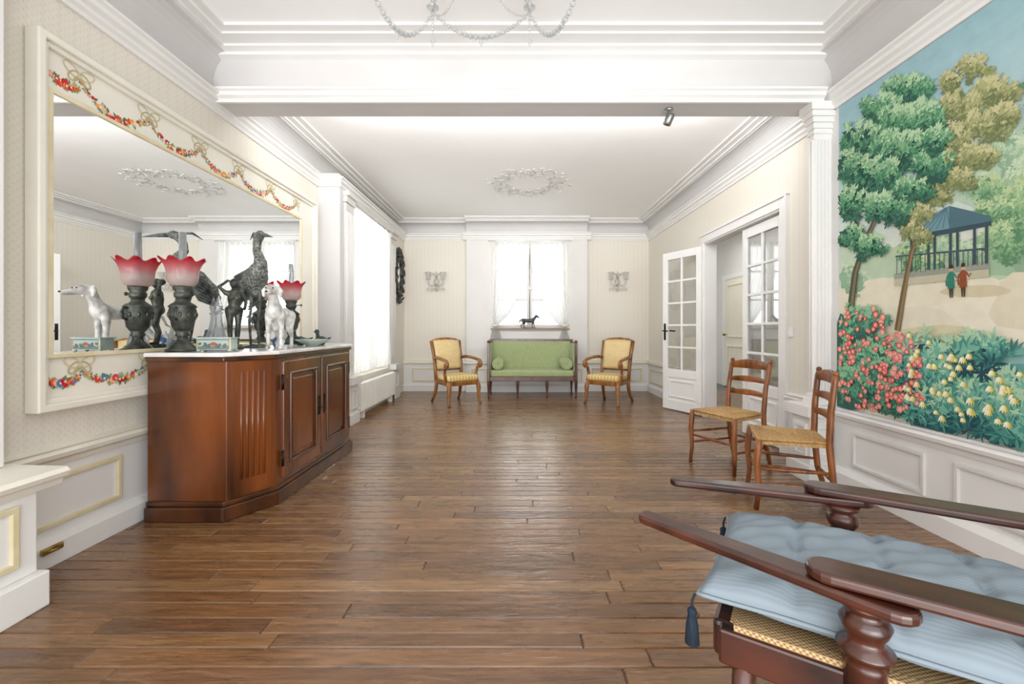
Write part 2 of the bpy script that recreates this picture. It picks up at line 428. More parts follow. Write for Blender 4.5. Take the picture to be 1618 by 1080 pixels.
# floor
fb = MB(); fb.col = lin('#160e07'); fb.box(-2.4, 4.4, YR, 9.6, -.1, -.005)
y = YR; cols = ['#7d5735', '#845d39', '#745031', '#8b653f', '#7b5635', '#815b39', '#8e6a46', '#704d31', '#855f3a']
while y < 7.72:
    w = R.uniform(.068, .092); x = -2.4-R.uniform(0, 1.2)
    while x < 4.3:
        l = R.uniform(.6, 2.0); x0, x1 = max(x, -2.38), min(x+l, 4.3)
        if x1-x0 > .05:
            c = lin(R.choice(cols)); k = R.uniform(.84, 1.06); fb.col = tuple(q*k for q in c)
            g, ch = .0014, .004
            z = [R.uniform(-.0010, .0010) for _ in range(2)]
            a = [(x0+g, y+g, -.005), (x1-g, y+g, -.005), (x1-g, y+w-g, -.005), (x0+g, y+w-g, -.005)]
            b = [(x0+g+ch, y+g+ch, z[0]), (x1-g-ch, y+g+ch, z[0]), (x1-g-ch, y+w-g-ch, z[1]), (x0+g+ch, y+w-g-ch, z[1])]
            fb.add(a+b, [(4, 5, 6, 7), (0, 1, 5, 4), (1, 2, 6, 5), (2, 3, 7, 6), (3, 0, 4, 7)])
        x += l
    y += w
struct(fb, 'floor', M['floor'], 'dark brown varnished oak plank floor', 'floor', recalc=False)

# ceiling + beam
cb = MB(); cb.box(-2.5, 2.6, YR, 3.3, ZN, ZN+.2); cb.box(-2.5, 2.6, 3.3, 7.95, ZF, ZF+.3)
struct(cb, 'ceiling', M['ceil'], 'white painted ceiling in two bays', 'ceiling')
bb = MB(); bb.box(XL, 2.45, 3.12, 3.32, 2.74, ZN)
trim(bb, M['frieze'], 'plain ceiling beam crossing the room', cat='beam')

# walls
WL0, WL1, WLB, WLT = 5.20, 6.75, .50, 2.70    # left window
wl = MB(); wl.box(-2.4, XL, YR, 4.775, 0, ZN)
struct(wl, 'wall_left', M['wallpaper'], 'left wall in cream patterned wallpaper behind the large mirror', 'wall')
wl = MB()
wl.box(-2.4, XLF, 4.79, WL0, 0, 2.8); wl.box(-2.4, XLF, WL1, 7.95, 0, 2.8)
wl.box(-2.4, XLF, WL0, WL1, 0, WLB); wl.box(-2.4, XLF, WL0, WL1, WLT, 2.8); wl.box(-2.4, -2.202, 4.79, 7.95, 2.79, ZF)
struct(wl, 'wall_left_far', M['wallpaper'], 'left wall around the tall window in cream wallpaper', 'wall')
DY0, DY1, DZ = 3.85, 5.42, 2.18
wr = MB(); wr.box(XR, 2.52, YR, 3.30, 0, ZN)
struct(wr, 'wall_right', M['paint'], 'right wall behind the painted mural', 'wall')
wr = MB(); wr.box(XRF, 2.52, 3.32, DY0, 0, ZF); wr.box(XRF, 2.52, DY1, 7.95, 0, ZF); wr.box(XRF, 2.52, DY0, DY1, DZ, ZF)
struct(wr, 'wall_right_far', M['wallpaper'], 'right wall with the glazed doors in cream wallpaper', 'wall')
WB0, WB1, WBB, WBT = -.40, .90, 1.12, 2.66
BX0, BX1 = -.87, 1.26
def holes(mb, y0, y1, x0, x1, zt):
    mb.box(x0, WB0, y0, y1, 0, zt); mb.box(WB1, x1, y0, y1, 0, zt)
    mb.box(WB0, WB1, y0, y1, 0, WBB); mb.box(WB0, WB1, y0, y1, WBT, zt)
wb = MB(); holes(wb, YB, 7.95, -2.4, 2.52, ZF)
struct(wb, 'wall_back', M['wallpaper'], 'back wall in cream patterned wallpaper', 'wall')
by = MB(); holes(by, YBAY, YB+.002, BX0, BX1, ZF)
trim(by, M['bay'], 'pale grey projecting window bay on the back wall', cat='window bay')

# mouldings
low = [(0, 2.68), (.015, 2.68), (.02, 2.70), (.035, 2.715), (.035, 2.735), (.06, 2.75), (.06, 2.775), (.08, 2.785), (.08, 2.80), (0, 2.80)]
def cove(z):
    p = [(0, 2.80)]
    for i in range(7):
        a = i/6*PI/2; p.append((.005+.12*(1-math.cos(a)), 2.86+(z-.06-2.86)*math.sin(a)))
    return p+[(.13, z), (0, z)]
def steps(z):
    return [(.115, z-.05), (.15, z-.05), (.15, z-.035), (.20, z-.032), (.21, z-.02), (.26, z-.018), (.26, z), (.115, z)]
for args, lab in ((('y', XL, 1, YR, 4.77, low), 'white picture moulding along the left wall'), (('y', XR, -1, YR, 3.12, low), 'white picture moulding above the mural'),
                  (('y', XLF, 1, 4.785, YB, low), 'white picture moulding above the tall left window'), (('y', XRF, -1, 3.32, YB, low), 'white picture moulding above the glazed doors'),
                  (('x', 4.772, -1, XL, -1.93, low), 'white moulding across the top of the grey pillar'),
                  (('x', YB, -1, XLF, BX0, low), 'white picture moulding on the back wall left of the bay'), (('x', YB, -1, BX1, XRF, low), 'white picture moulding on the back wall right of the bay'), (('x', YBAY, -1, BX0-.06, BX1+.06, low), 'white entablature above the back window'),
                  (('x', 3.12, -1, XL, XR, [(0, 3.05), (.05, 3.06), (.05, 3.08), (.1, 3.09), (.1, 3.105), (.2, 3.108), (.2, 3.12), (.26, 3.122), (.26, 3.14), (0, 3.14)]), 'stepped white cornice along the top of the beam'),
                  (('x', 3.12, -1, XL, 2.22, [(0, 2.735), (.02, 2.735), (.02, 2.76), (.045, 2.775), (.045, 2.80), (.065, 2.81), (.065, 2.825), (.0, 2.835)]), 'white moulding along the bottom of the beam')):
    lf = MB(); lf.mold(*args); trim(lf, M['paint'], lab)
for (ax, pos, sg, a0, a1, z), lab in ((('y', XL, 1, YR, 3.12, ZN), 'near ceiling along the left wall'), (('y', XR, -1, YR, 3.12, ZN), 'near ceiling above the mural'),
                  (('y', XL, 1, 3.32, YB, ZF), 'far ceiling along the left wall'),
                  (('y', XRF, -1, 3.32, YB, ZF), 'far ceiling above the glazed doors'), (('x', YB, -1, XL, BX0, ZF), 'back wall left of the window bay'),
                  (('x', YB, -1, BX1, XRF, ZF), 'back wall right of the window bay'), (('x', YBAY, -1, BX0, BX1, ZF), 'back wall above the back window')):
    cn = MB(); cn.mold(ax, pos, sg, a0, a1, cove(z)); trim(cn, M['frieze'], 'grey coved frieze of the ' + lab, cat='frieze')
    cn = MB(); cn.mold(ax, pos, sg, a0, a1, steps(z)); trim(cn, M['paint'], 'stepped white cornice of the ' + lab, cat='cornice')

# wainscot slabs, baseboards, chair rails
rail = [(0, .455), (.02, .455), (.025, .48), (.05, .495), (.055, .515), (.04, .53), (.05, .54), (.0, .55)]
base = [(0, 0), (.035, 0), (.035, .10), (.025, .115), (.015, .13), (0, .135)]
def dado(side, axis, pos, sg, a0, a1, panels, lab, framemat='cream', railmat='ivory'):
    w = MB()
    lo, hi = sorted((pos, pos+sg*.012))
    if axis == 'y': w.box(lo, hi, a0, a1, 0, .46)
    else: w.box(a0, a1, lo, hi, 0, .46)
    trim(w, M['paint'], 'white dado panelling ' + lab, cat='dado')
    r = MB(); r.mold(axis, pos, sg, a0, a1, rail); trim(r, M[railmat], 'moulded dado rail ' + lab, cat='dado rail')
    b = MB(); b.mold(axis, pos+sg*.012, sg, a0, a1, base)
    struct(b, 'baseboard_'+side, M['paint'], 'white baseboard ' + lab, 'baseboard')
    for q0, q1 in panels:
        p = MB(); p.frame(axis, pos+sg*.012, sg, q0, q1, .17, .41)
        trim(p, M[framemat], 'raised panel frame ' + lab, .005, 'panel moulding')
dado('left', 'y', XL, 1, 1.70, 4.77, [(1.80, 2.38)], 'below the large mirror')
dado('right', 'y', XR, -1, YR, 3.14, [(2.40, 2.92), (1.55, 2.24), (.6, 1.4)], 'below the mural', 'bay', 'paint')
dado('right_far', 'y', XRF, -1, 5.51, YB, [(5.65, 6.5), (6.65, 7.55)], 'behind the open glazed door')
dado('right_door', 'y', XRF, -1, 3.32, 3.74, [(3.40, 3.68)], 'beside the fluted pilaster', 'paint', 'paint')
dado('back_left', 'x', YB, -1, XLF, BX0, [(-1.85, -1.0)], 'on the back wall left of the settee')
dado('back_right', 'x', YB, -1, BX1, XRF, [(1.36, 2.25)], 'on the back wall right of the settee')
dado('back_bay', 'x', YBAY, -1, BX0, BX1, [(-.78, -.50), (.98, 1.17)], 'behind the settee')

# left pillar with window casing pilasters
pl = MB(); pl.box(XL+.001, -1.95, 4.772, 4.86, 0, 2.69)
trim(pl, M['frieze'], 'plain grey pillar beside the large mirror', cat='pillar')
for (y0, y1, lab) in ((4.90, 5.14, 'nearer fluted casing beside the left window'), (6.80, 7.06, 'farther fluted casing beside the left window')):
    p = MB(); x = -1.965 if y0 < 6 else XLF
    p.box(x-.03, x+.03, y0, y1, .55, 2.55)
    for k in range(5):
        yy = y0+.03+(y1-y0-.06)*k/4; p.tube([(x+.03, yy, .65), (x+.03, yy, 2.45)], .014, 8)
    p.box(x-.03, x+.05, y0-.02, y1+.02, 2.55, 2.62); p.box(x-.03, x+.08, y0-.03, y1+.04, 2.62, 2.67)
    p.box(x-.03, x+.08, y0-.01, y1+.01, .12, .46); p.box(x-.03, x+.12, y0-.03, y1+.03, .46, .55); p.box(x-.03, x+.10, y0-.02, y1+.02, 0, .12)
    p.frame('y', x+.08, 1, y0+.04, y1-.04, .17, .41)
    trim(p, M['bay'], lab, .004, 'pilaster')
hd = MB(); hd.box(-2.01, -1.93, 5.17, 6.78, 2.62, 2.675)
trim(hd, M['bay'], 'white header above the left window', .006)

# right fluted pilaster at beam end
PY1 = 3.185
p = MB(); p.box(2.17, 2.31, 3.13, PY1, .55, 2.56)
for k in range(5):
    xx = 2.184+.10*k/4; p.tube([(xx, 3.13, .66), (xx, 3.13, 2.48)], .0095, 8)
for k in range(2):
    yy = 3.145+.026*k; p.tube([(2.17, yy, .66), (2.17, yy, 2.48)], .010, 8)
for (z0, z1, e) in ((2.52, 2.54, .010), (2.56, 2.60, .010), (2.60, 2.64, .022), (2.64, 2.68, .034), (2.68, 2.74, .045), (.55, .60, .028), (.60, .63, .016)):
    p.box(2.17-e, 2.315, 3.13-e, PY1+e, z0, z1)
p.box(2.12, 2.39, 3.10, 3.30, .12, .47); p.box(2.08, 2.39, 3.06, 3.34, .47, .55); p.box(2.09, 2.39, 3.07, 3.33, 0, .12)
p.frame('x', 3.10, -1, 2.15, 2.28, .17, .41); p.frame('y', 2.12, -1, 3.13, 3.27, .17, .41)
trim(p, M['paint'], 'white fluted pilaster between mural and glazed doors', .003, 'pilaster')

# near-left pilaster with plinth
p = MB(); p.box(XL-.01, -2.065, 1.0, 1.74, .545, 2.7)
trim(p, M['paint'], 'white pilaster shaft at the left edge', .006, 'pilaster')
p = MB(); p.box(XL-.01, -1.90, .9, 1.71, .14, .47); p.box(XL-.01, -1.865, .86, 1.725, 0, .14)
trim(p, M['paint'], 'white panelled plinth at the left edge', .006, 'plinth')
p = MB(); p.mold('y', -1.90, 1, .86, 1.78, [(-.28, .465), (.02, .465), (.03, .49), (.05, .50), (.06, .52), (.045, .535), (-.28, .545)])
trim(p, M['ivory'], 'moulded ledge on top of the left plinth', 0, 'ledge')
p = MB(); p.frame('y', -1.90, 1, 1.0, 1.64, .19, .43, .025, .012)
trim(p, M['cream'], 'cream panel frame on the left plinth', .004, 'panel moulding')

# ------------------------------------------------------------------ ceiling rosette
rs = MB(Matrix.Translation((.17, 5.68, ZF)))
for k in range(12):
    a0 = 2*PI*k/12
    for sgn in (1, -1):
        rr0 = R.uniform(.32, .46); sz = R.uniform(.07, .13)
        pts = []
        for i in range(20):
            t = i/19; th = t*3.4*PI/2; r = sz*(1-t)+.006
            cx, cy = rr0*math.cos(a0), rr0*math.sin(a0)
            lx, ly = r*math.cos(th), sgn*r*math.sin(th)
            pts.append((cx+lx*math.cos(a0)-ly*math.sin(a0), cy+lx*math.sin(a0)+ly*math.cos(a0), -.003))
        rs.tube(pts, [.0058*(1-i/32) for i in range(20)], 6)
    for q in range(12):
        aa = a0+R.uniform(-.28, .28); rr = R.uniform(.25, .57); th = R.uniform(0, PI)
        rs.sph((0, 0, 0), (R.uniform(.014, .032), R.uniform(.004, .008), .009), 8, 5, Matrix.Translation((rr*math.cos(aa), rr*math.sin(aa), -.002)) @ Matrix.Rotation(th, 4, 'Z'))
trim(rs, M['plaster'], 'scrolled plaster rosette on the far ceiling', cat='ceiling rosette')

# ------------------------------------------------------------------ windows
def window_frame(name, lab, axis, pos, a0, a1, z0, z1, rows):
    e = thing(name, (0, 0, 0), 0, lab, 'window'); e['kind'] = 'structure'
    f = MB()
    def bx(mb, p, q, r, t, th=.025):
        if axis == 'y': mb.box(pos-th, pos+th, p, q, r, t)
        else: mb.box(p, q, pos-th, pos+th, r, t)
    bx(f, a0, a1, z0, z0+.06, .035); bx(f, a0, a1, z1-.05, z1, .035); bx(f, a0, a0+.05, z0, z1, .036); bx(f, a1-.05, a1, z0, z1, .036)
    mid = (a0+a1)/2; bx(f, mid-.05, mid+.05, z0+.05, z1-.05, .03)
    for k in range(1, rows):
        z = z0+(z1-z0)*k/rows; bx(f, a0+.05, mid-.05, z-.016, z+.016, .015); bx(f, mid+.05, a1-.05, z-.016, z+.016, .015)
    f.build('window_frame', M['bay'], e, .004)
    g = MB(); bx(g, a0+.03, a1-.03, z0+.03, z1-.03, .002); g.build('glass', M['pane'], e)
    h = MB()
    if axis == 'x': h.tube([(mid, pos-.035, z0+.1), (mid, pos-.035, z1-.1)], .008, 8); h.box(mid-.012, mid+.012, pos-.09, pos-.03, (z0+z1)/2-.07, (z0+z1)/2-.04)
    else: h.tube([(pos+.035, mid, z0+.1), (pos+.035, mid, z1-.1)], .008, 8)
    h.build('espagnolette', M['silver'], e)
window_frame('window_1', 'white casement window above the green settee', 'x', 7.80, WB0, WB1, WBB, WBT, 3)
window_frame('window_2', 'tall white casement window in the left wall', 'y', -2.2, WL0, WL1, WLB, WLT, 4)
s_ = MB(); s_.box(WB0-.04, WB1+.04, 7.50, 7.78, WBB-.022, WBB)
trim(s_, M['sillwood'], 'brown wooden sill of the back window', .005, 'window sill')

# curtains
def curtain_back(side):
    def f(u, v):
        z = 2.63-(1.70 if side < 0 else 1.76)*v
        w = (v/.86)**2.3 if v < .86 else 1.0
        if side < 0: e0 = -.42; e1 = .245-.53*w
        else: e0 = .92; e1 = .255+.53*w
        x = e0+(e1-e0)*u
        pinch = 1-.5*math.exp(-((v-.86)/.05)**2)
        c = (e0+e1)/2; x = c+(x-c)*pinch
        if v > .86: x = c+(x-c)*(1+.5*(v-.86)/.14)
        y = 7.525+.026*math.sin(u*2*PI*7+v*2)*(.5+.5*pinch)
        if v > .98: z += .012*math.sin(u*40)
        return (x, y, z)
    return f
for sd, lab in ((-1, 'left sheer white curtain tied back at the back window'), (1, 'right sheer white curtain tied back at the back window')):
    e = thing('curtain', (0, 0, 0), 0, lab, 'curtain')
    m = MB(); m.grid(curtain_back(sd), 90, 60); m.build('voile', M['sheer'], e)
    m = MB(); x = -.36 if sd < 0 else .86
    m.tube([(x-.06, 7.50, 1.18), (x, 7.475, 1.165), (x+.06, 7.50, 1.18)], .018, 8); m.build('tieback', M['ivory'], e)
rod = thing('curtain_rod', (0, 0, 0), 0, 'slim white curtain rod across the back window', 'curtain rod')
m = MB(); m.tube([(-.46, 7.53, 2.655), (.96, 7.53, 2.655)], .009, 8); m.build('rod', M['paint'], rod)
for x in (-.47, .97):
    m = MB(); m.sph((x, 7.53, 2.655), .016); m.box(x-.006, x+.006, 7.53, 7.585, 2.647, 2.663); m.build('finial', M['paint'], rod)
e = thing('curtain', (0, 0, 0), 0, 'long sheer white curtain covering the tall left window', 'curtain')
m = MB(); m.grid(lambda u, v: (-1.978+.020*math.sin(u*2*PI*15+1.5*math.sin(v*3))+.008*math.sin(u*2*PI*37), 5.18+1.6*u, 2.605-2.05*v), 260, 12); m.build('voile', M['sheer'], e)
m = MB(); m.tube([(-1.978, 5.16, 2.61), (-1.978, 6.79, 2.61)], .01, 8); m.build('rod', M['paint'], e)

# radiator below left window
e = thing('radiator', (-1.92, 5.97, 0), 0, 'white ribbed radiator below the left window', 'radiator')
m = MB()
for k in range(26):
    y0 = -.72+k*.0565; m.box(-.04, .045, y0, y0+.04, .09, .44)
m.box(-.045, .03, -.73, .74, .12, .15); m.box(-.045, .03, -.73, .74, .38, .41)
m.build('fins', M['radiator'], e, .012)
for yy in (-.6, .6):
    m = MB(); m.box(-.03, .03, yy-.02, yy+.02, 0, .1); m.build('foot', M['radiator'], e)
m = MB(); m.tube([(0, .74, .13), (0, .8, .13), (0, .8, .0)], .01, 8); m.sph((0, .8, .15), (.02, .02, .03)); m.build('valve', M['brass'], e)

# ------------------------------------------------------------------ doors
def leaf(name, loc, rz, w, lab, hside):
    e = thing(name, loc, rz, lab, 'door'); e['kind'] = 'structure'
    z1, t = 2.15, .02
    f = MB(); st = .085
    f.box(0, st, -t, t, .012, z1); f.box(w-st, w, -t, t, .012, z1); f.box(st, w-st, -t, t, z1-.10, z1); f.box(st, w-st, -t, t, .012, .14)
    f.box(st, w-st, -t, t, .45, .56)
    f.box(st, w-st, -.008, .008, .13, .46)
    f.frame('x', -.008, -1, st+.03, w-st-.03, .18, .41, .02, .012); f.frame('x', .008, 1, st+.03, w-st-.03, .18, .41, .02, .012)
    f.box(w/2-.014, w/2+.014, -.015, .015, .55, z1-.09)
    for k in range(1, 5):
        z = .56+(z1-.10-.56)*k/5; f.box(st-.005, w-st+.005, -.0145, .0145, z-.013, z+.013)
    f.build('door_frame', M['paint'], e, .004)
    g = MB(); g.box(st-.01, w-st+.01, -.002, .002, .55, z1-.09); g.build('glass', M['pane'], e)
    if hside:
        h = MB()
        for s in (-1, 1):
            h.box(w-.06, w-.025, s*t-.004, s*t+.004, .95, 1.18); h.tube([(w-.042, s*t, 1.08), (w-.042, s*.065, 1.08), (w-.14, s*.068, 1.075)], .009, 8)
        h.tube([(w-.042, -.03, 1.08), (w-.042, .03, 1.08)], .006, 6)
        h.build('handle', M['iron'], e, label='dark metal lever handle')
    for z in (.25, 1.1, 1.95):
        h = MB(); h.tube([(-.004, -t-.006, z-.045), (-.004, -t-.006, z+.045)], .009, 8); h.build('hinge', M['paint'], e)
leaf('door_1', (2.355, 5.43, 0), math.atan2(.60, -.285), .66, 'white glazed door leaf standing open into the room', True)
leaf('door_2', (2.43, 3.87, 0), PI/2, .71, 'white glazed door leaf closed next to the pilaster', False)
dc = MB()
for (y0, y1, z0, z1) in ((DY0-.10, DY0, 0, DZ+.09), (DY1, DY1+.08, 0, DZ+.09), (DY0, DY1, DZ, DZ+.09)):
    dc.box(XRF-.025, XRF+.01, y0, y1, z0, z1)
dc.box(XRF-.04, XRF+.01, DY0-.11, DY0-.085, 0, DZ+.10); dc.box(XRF-.041, XRF+.01, DY0-.11, DY1+.09, DZ+.085, DZ+.11)
dc.box(XRF-.01, 2.53, DY0-.012, DY0+.005, 0, DZ); dc.box(XRF-.01, 2.53, DY1-.005, DY1+.012, 0, DZ); dc.box(XRF-.01, 2.53, DY0, DY1, DZ-.015, DZ+.005)
trim(dc, M['paint'], 'white casing around the double glazed doors', .005, 'door casing')
# hall beyond
hw = MB(); hw.box(4.1, 4.25, 2.6, 9.5, 0, 2.8); hw.box(2.53, 4.25, 9.5, 9.7, 0, 2.8); hw.box(2.53, 4.25, 2.4, 2.6, 0, 2.8)
struct(hw, 'wall_hall', M['hall'], 'white walls of the hall beyond the doors', 'wall')
hc = MB(); hc.box(2.53, 4.25, 2.4, 9.7, 2.8, 2.9); struct(hc, 'ceiling_hall', M['ceil'], 'white ceiling of the hall beyond the doors', 'ceiling')
e = thing('door_3', (4.098, 7.55, 0), 0, 'pale yellow door seen in the hall through the doorway', 'door'); e['kind'] = 'structure'
m = MB(); m.box(-.04, 0.0, 0, .8, .01, 2.05)
for (z0, z1) in ((.15, .8), (.95, 1.95)): m.frame('y', -.04, -1, .1, .7, z0, z1, .03, .015)
m.build('leaf', M['halldoor'], e, .004)
m = MB()
for (y0, y1, z0, z1) in ((-.09, 0, 0, 2.14), (.8, .89, 0, 2.14), (0, .8, 2.05, 2.14)): m.box(-.05, 0, y0, y1, z0, z1)
m.build('casing', M['paint'], e, .004)
m = MB(); m.tube([(-.04, .72, 1.0), (-.09, .72, 1.0)], .01, 8); m.sph((-.1, .72, 1.0), .028); m.build('knob', M['brass'], e)

# ------------------------------------------------------------------ large mirror with garlands
MY0, MY1, MZ0, MZ1 = 1.92, 4.64, .72, 2.46
GY0, GY1, GZ0, GZ1 = 2.00, 4.31, .985, 2.20
off = Vector((XL+.002, (MY0+MY1)/2, MZ0)); T = Matrix.Translation(-off)
e = thing('large_mirror', off, 0, 'huge mirror on the left wall in an ivory frame painted with flower garlands', 'mirror')
m = MB(T); m.box(XL+.003, -2.165, MY0+.02, MY1-.02, MZ0+.02, MZ1-.02); m.build('frame_board', M['ivory'], e)
m = MB(T); m.frame('y', XL+.008, 1, MY0, MY1, MZ0, MZ1, .036, .064); m.build('outer_moulding', M['ivory'], e, .008, seg=3)
m = MB(T); m.frame('y', -2.168, 1, MY0+.034, MY1-.034, MZ0+.034, MZ1-.034, .026, .022); m.build('frame_bead', M['ivory'], e, .006)
m = MB(T); m.frame('y', -2.165, 1, GY0-.02, GY1+.02, GZ0-.02, GZ1+.02, .022, .018); m.build('inner_moulding', M['cream'], e, .004)
m = MB(T); m.box(-2.164, -2.156, GY0-.005, GY1+.005, GZ0-.005, GZ1+.005); m.build('mirror_glass', M['mirror'], e)
pt = Paint(lambda u, v, d: Vector((-2.1645+d, u, v)), 2e-6, off)
fl = ['#c8202c', '#d9432f', '#e8702f', '#efa03a', '#b51f3c', '#d84a50', '#efe0cc', '#d9432f', '#5d7fb0', '#efb5a0']
gr = ['#6f8a52', '#8ba36d', '#4f7350', '#a5b48a']
def swag(y0, y1, zb, sag):
    n = 34
    for i in range(n+1):
        t = i/n; yy = y0+(y1-y0)*t; zz = zb-.02-sag*4*t*(1-t); sz = .45+.72*4*t*(1-t)
        for q in range(3):
            pt.leaf(yy+R.uniform(-.008, .008), zz+R.uniform(-.008, .008), R.uniform(0, 2*PI), .027*sz, .012*sz, R.choice(gr))
    for i in range(20):
        t = (i+.5)/20; yy = y0+(y1-y0)*t; zz = zb-.02-sag*4*t*(1-t); sz = .45+.72*4*t*(1-t)
        c = R.choice(fl); pt.disc(yy+R.uniform(-.005, .005), zz+R.uniform(-.011, .011)*sz, R.uniform(.009, .017)*sz, c)
        pt.disc(yy+R.uniform(-.004, .004), zz+R.uniform(-.006, .006), .006*sz, R.choice(['#f6dfae', '#f1c0b0', '#e9973f', '#f4e8d8']))
def bow(y, z, s=1):
    g1, g2 = '#b9ab80', '#d0c6a2'
    for sg in (-1, 1):
        for k, (w, a) in enumerate(((.055, .35), (.04, -.35))):
            pts = [(y+sg*s*w*(1-math.cos(q*2*PI/14))/2*1.25, z+s*(.022*math.sin(q*2*PI/14)+a*.07*(1-math.cos(q*2*PI/14))/2)) for q in range(15)]
            pt.stroke(pts, .007*s, g1 if k else g2)
        pt.stroke([(y+sg*.004, z), (y+sg*.025*s, z-.03*s), (y+sg*.02*s, z-.05*s), (y+sg*.05*s, z-.07*s)], .007*s, g1)
    pt.disc(y, z, .010*s, g2)
bys = [2.134, 2.54, 2.95, 3.36, 3.80, 4.24]
for zb, sag in ((2.345, .085), (.915, .065)):
    swag(1.985, bys[0], zb-.03, .02)
    for a, b in zip(bys, bys[1:]): swag(a, b, zb, sag)
    for q in bys: bow(q, zb+.01, 1.1)
pt.build('painted_garland', M['col'], e, recalc=False)

# ------------------------------------------------------------------ buffet
bo = Vector((-1.82, 3.30, 0))
e = thing('buffet', bo, 0, 'dark polished wooden buffet with canted fluted corners and white marble top', 'sideboard')
def outl(o):
    pts = [(-2.115, 2.47-o), (-1.66-o*.2, 2.47-o), (-1.515+o, 2.71-o*.2), (-1.515+o, 3.91+o*.2), (-1.66-o*.2, 4.13+o), (-2.115, 4.13+o)]
    return [(x-bo.x, y-bo.y) for x, y in pts]
m = MB(); m.prism(outl(0), .10, .93); m.build('body', M['buffet'], e, .004)
m = MB(); m.prism(outl(.028), 0, .085); m.prism(outl(.016), .085, .115); m.build('plinth', M['buffet_dark'], e, .008)
m = MB(); m.prism(outl(.018), .915, .942); m.build('cornice', M['buffet_dark'], e, .006)
m = MB(); m.prism(outl(.03), .942, .966); m.build('marble_top', M['marble'], e, .006)
for (a, b) in (((-1.66, 2.47), (-1.515, 2.71)), ((-1.515, 3.91), (-1.66, 4.13))):
    a = Vector((a[0]-bo.x, a[1]-bo.y, 0)); b = Vector((b[0]-bo.x, b[1]-bo.y, 0)); d = (b-a); nrm = Vector((d.y, -d.x, 0)).normalized()
    m = MB()
    q0, q1 = a+d*.10, a+d*.90
    m.add([q0+Vector((0, 0, .13)), q1+Vector((0, 0, .13)), q1+nrm*.008+Vector((0, 0, .13)), q0+nrm*.008+Vector((0, 0, .13)),
           q0+Vector((0, 0, .91)), q1+Vector((0, 0, .91)), q1+nrm*.008+Vector((0, 0, .91)), q0+nrm*.008+Vector((0, 0, .91))],
          [(0, 1, 2, 3), (4, 5, 6, 7), (0, 1, 5, 4), (1, 2, 6, 5), (2, 3, 7, 6), (3, 0, 4, 7)])
    for k in range(5):
        q = a+d*(.27+.115*k)+nrm*.008; m.tube([q+Vector((0, 0, .22)), q+Vector((0, 0, .85))], .009, 8)
    m.build('fluted_corner', M['buffet'], e)
for i, (y0, y1, hy) in enumerate(((2.775, 3.305, 3.27), (3.325, 3.855, 3.36))):
    x0 = -1.517-bo.x; q0, q1 = y0-bo.y, y1-bo.y
    m = MB(); w = .085; m.frame('y', x0, 1, q0, q1, .145, .895, w, .022)
    dr = m.build('door', M['buffet'], e, .005)
    m = MB(); m.box(x0, x0+.006, q0+w, q1-w, .23, .81); m.box(x0, x0+.016, q0+w+.04, q1-w-.04, .27, .77); m.build('door_panel', M['buffet'], dr, .01)
    m = MB(); m.frame('y', x0+.014, 1, q0+w-.012, q1-w+.012, .22, .82, .018, .018); m.build('panel_moulding', M['buffet_dark'], dr, .006)
    m = MB(); hz = .53; hy -= bo.y
    m.box(x0+.022, x0+.026, hy-.012, hy+.012, hz-.06, hz+.06); m.sph((x0+.026, hy, hz+.06), (.005, .014, .014)); m.sph((x0+.026, hy, hz-.06), (.005, .014, .014))
    if i == 0: m.tube([(x0+.024, hy, hz-.02), (x0+.05, hy, hz-.02)], .005, 6)
    m.build('escutcheon', M['iron'], dr)
    for z in (.27, .76):
        m = MB(); yy = q0-.006 if i == 0 else q1+.006; m.tube([(x0+.018, yy, z-.05), (x0+.018, yy, z+.05)], .008, 8); m.build('hinge', M['iron'], dr)
ZT = .9665

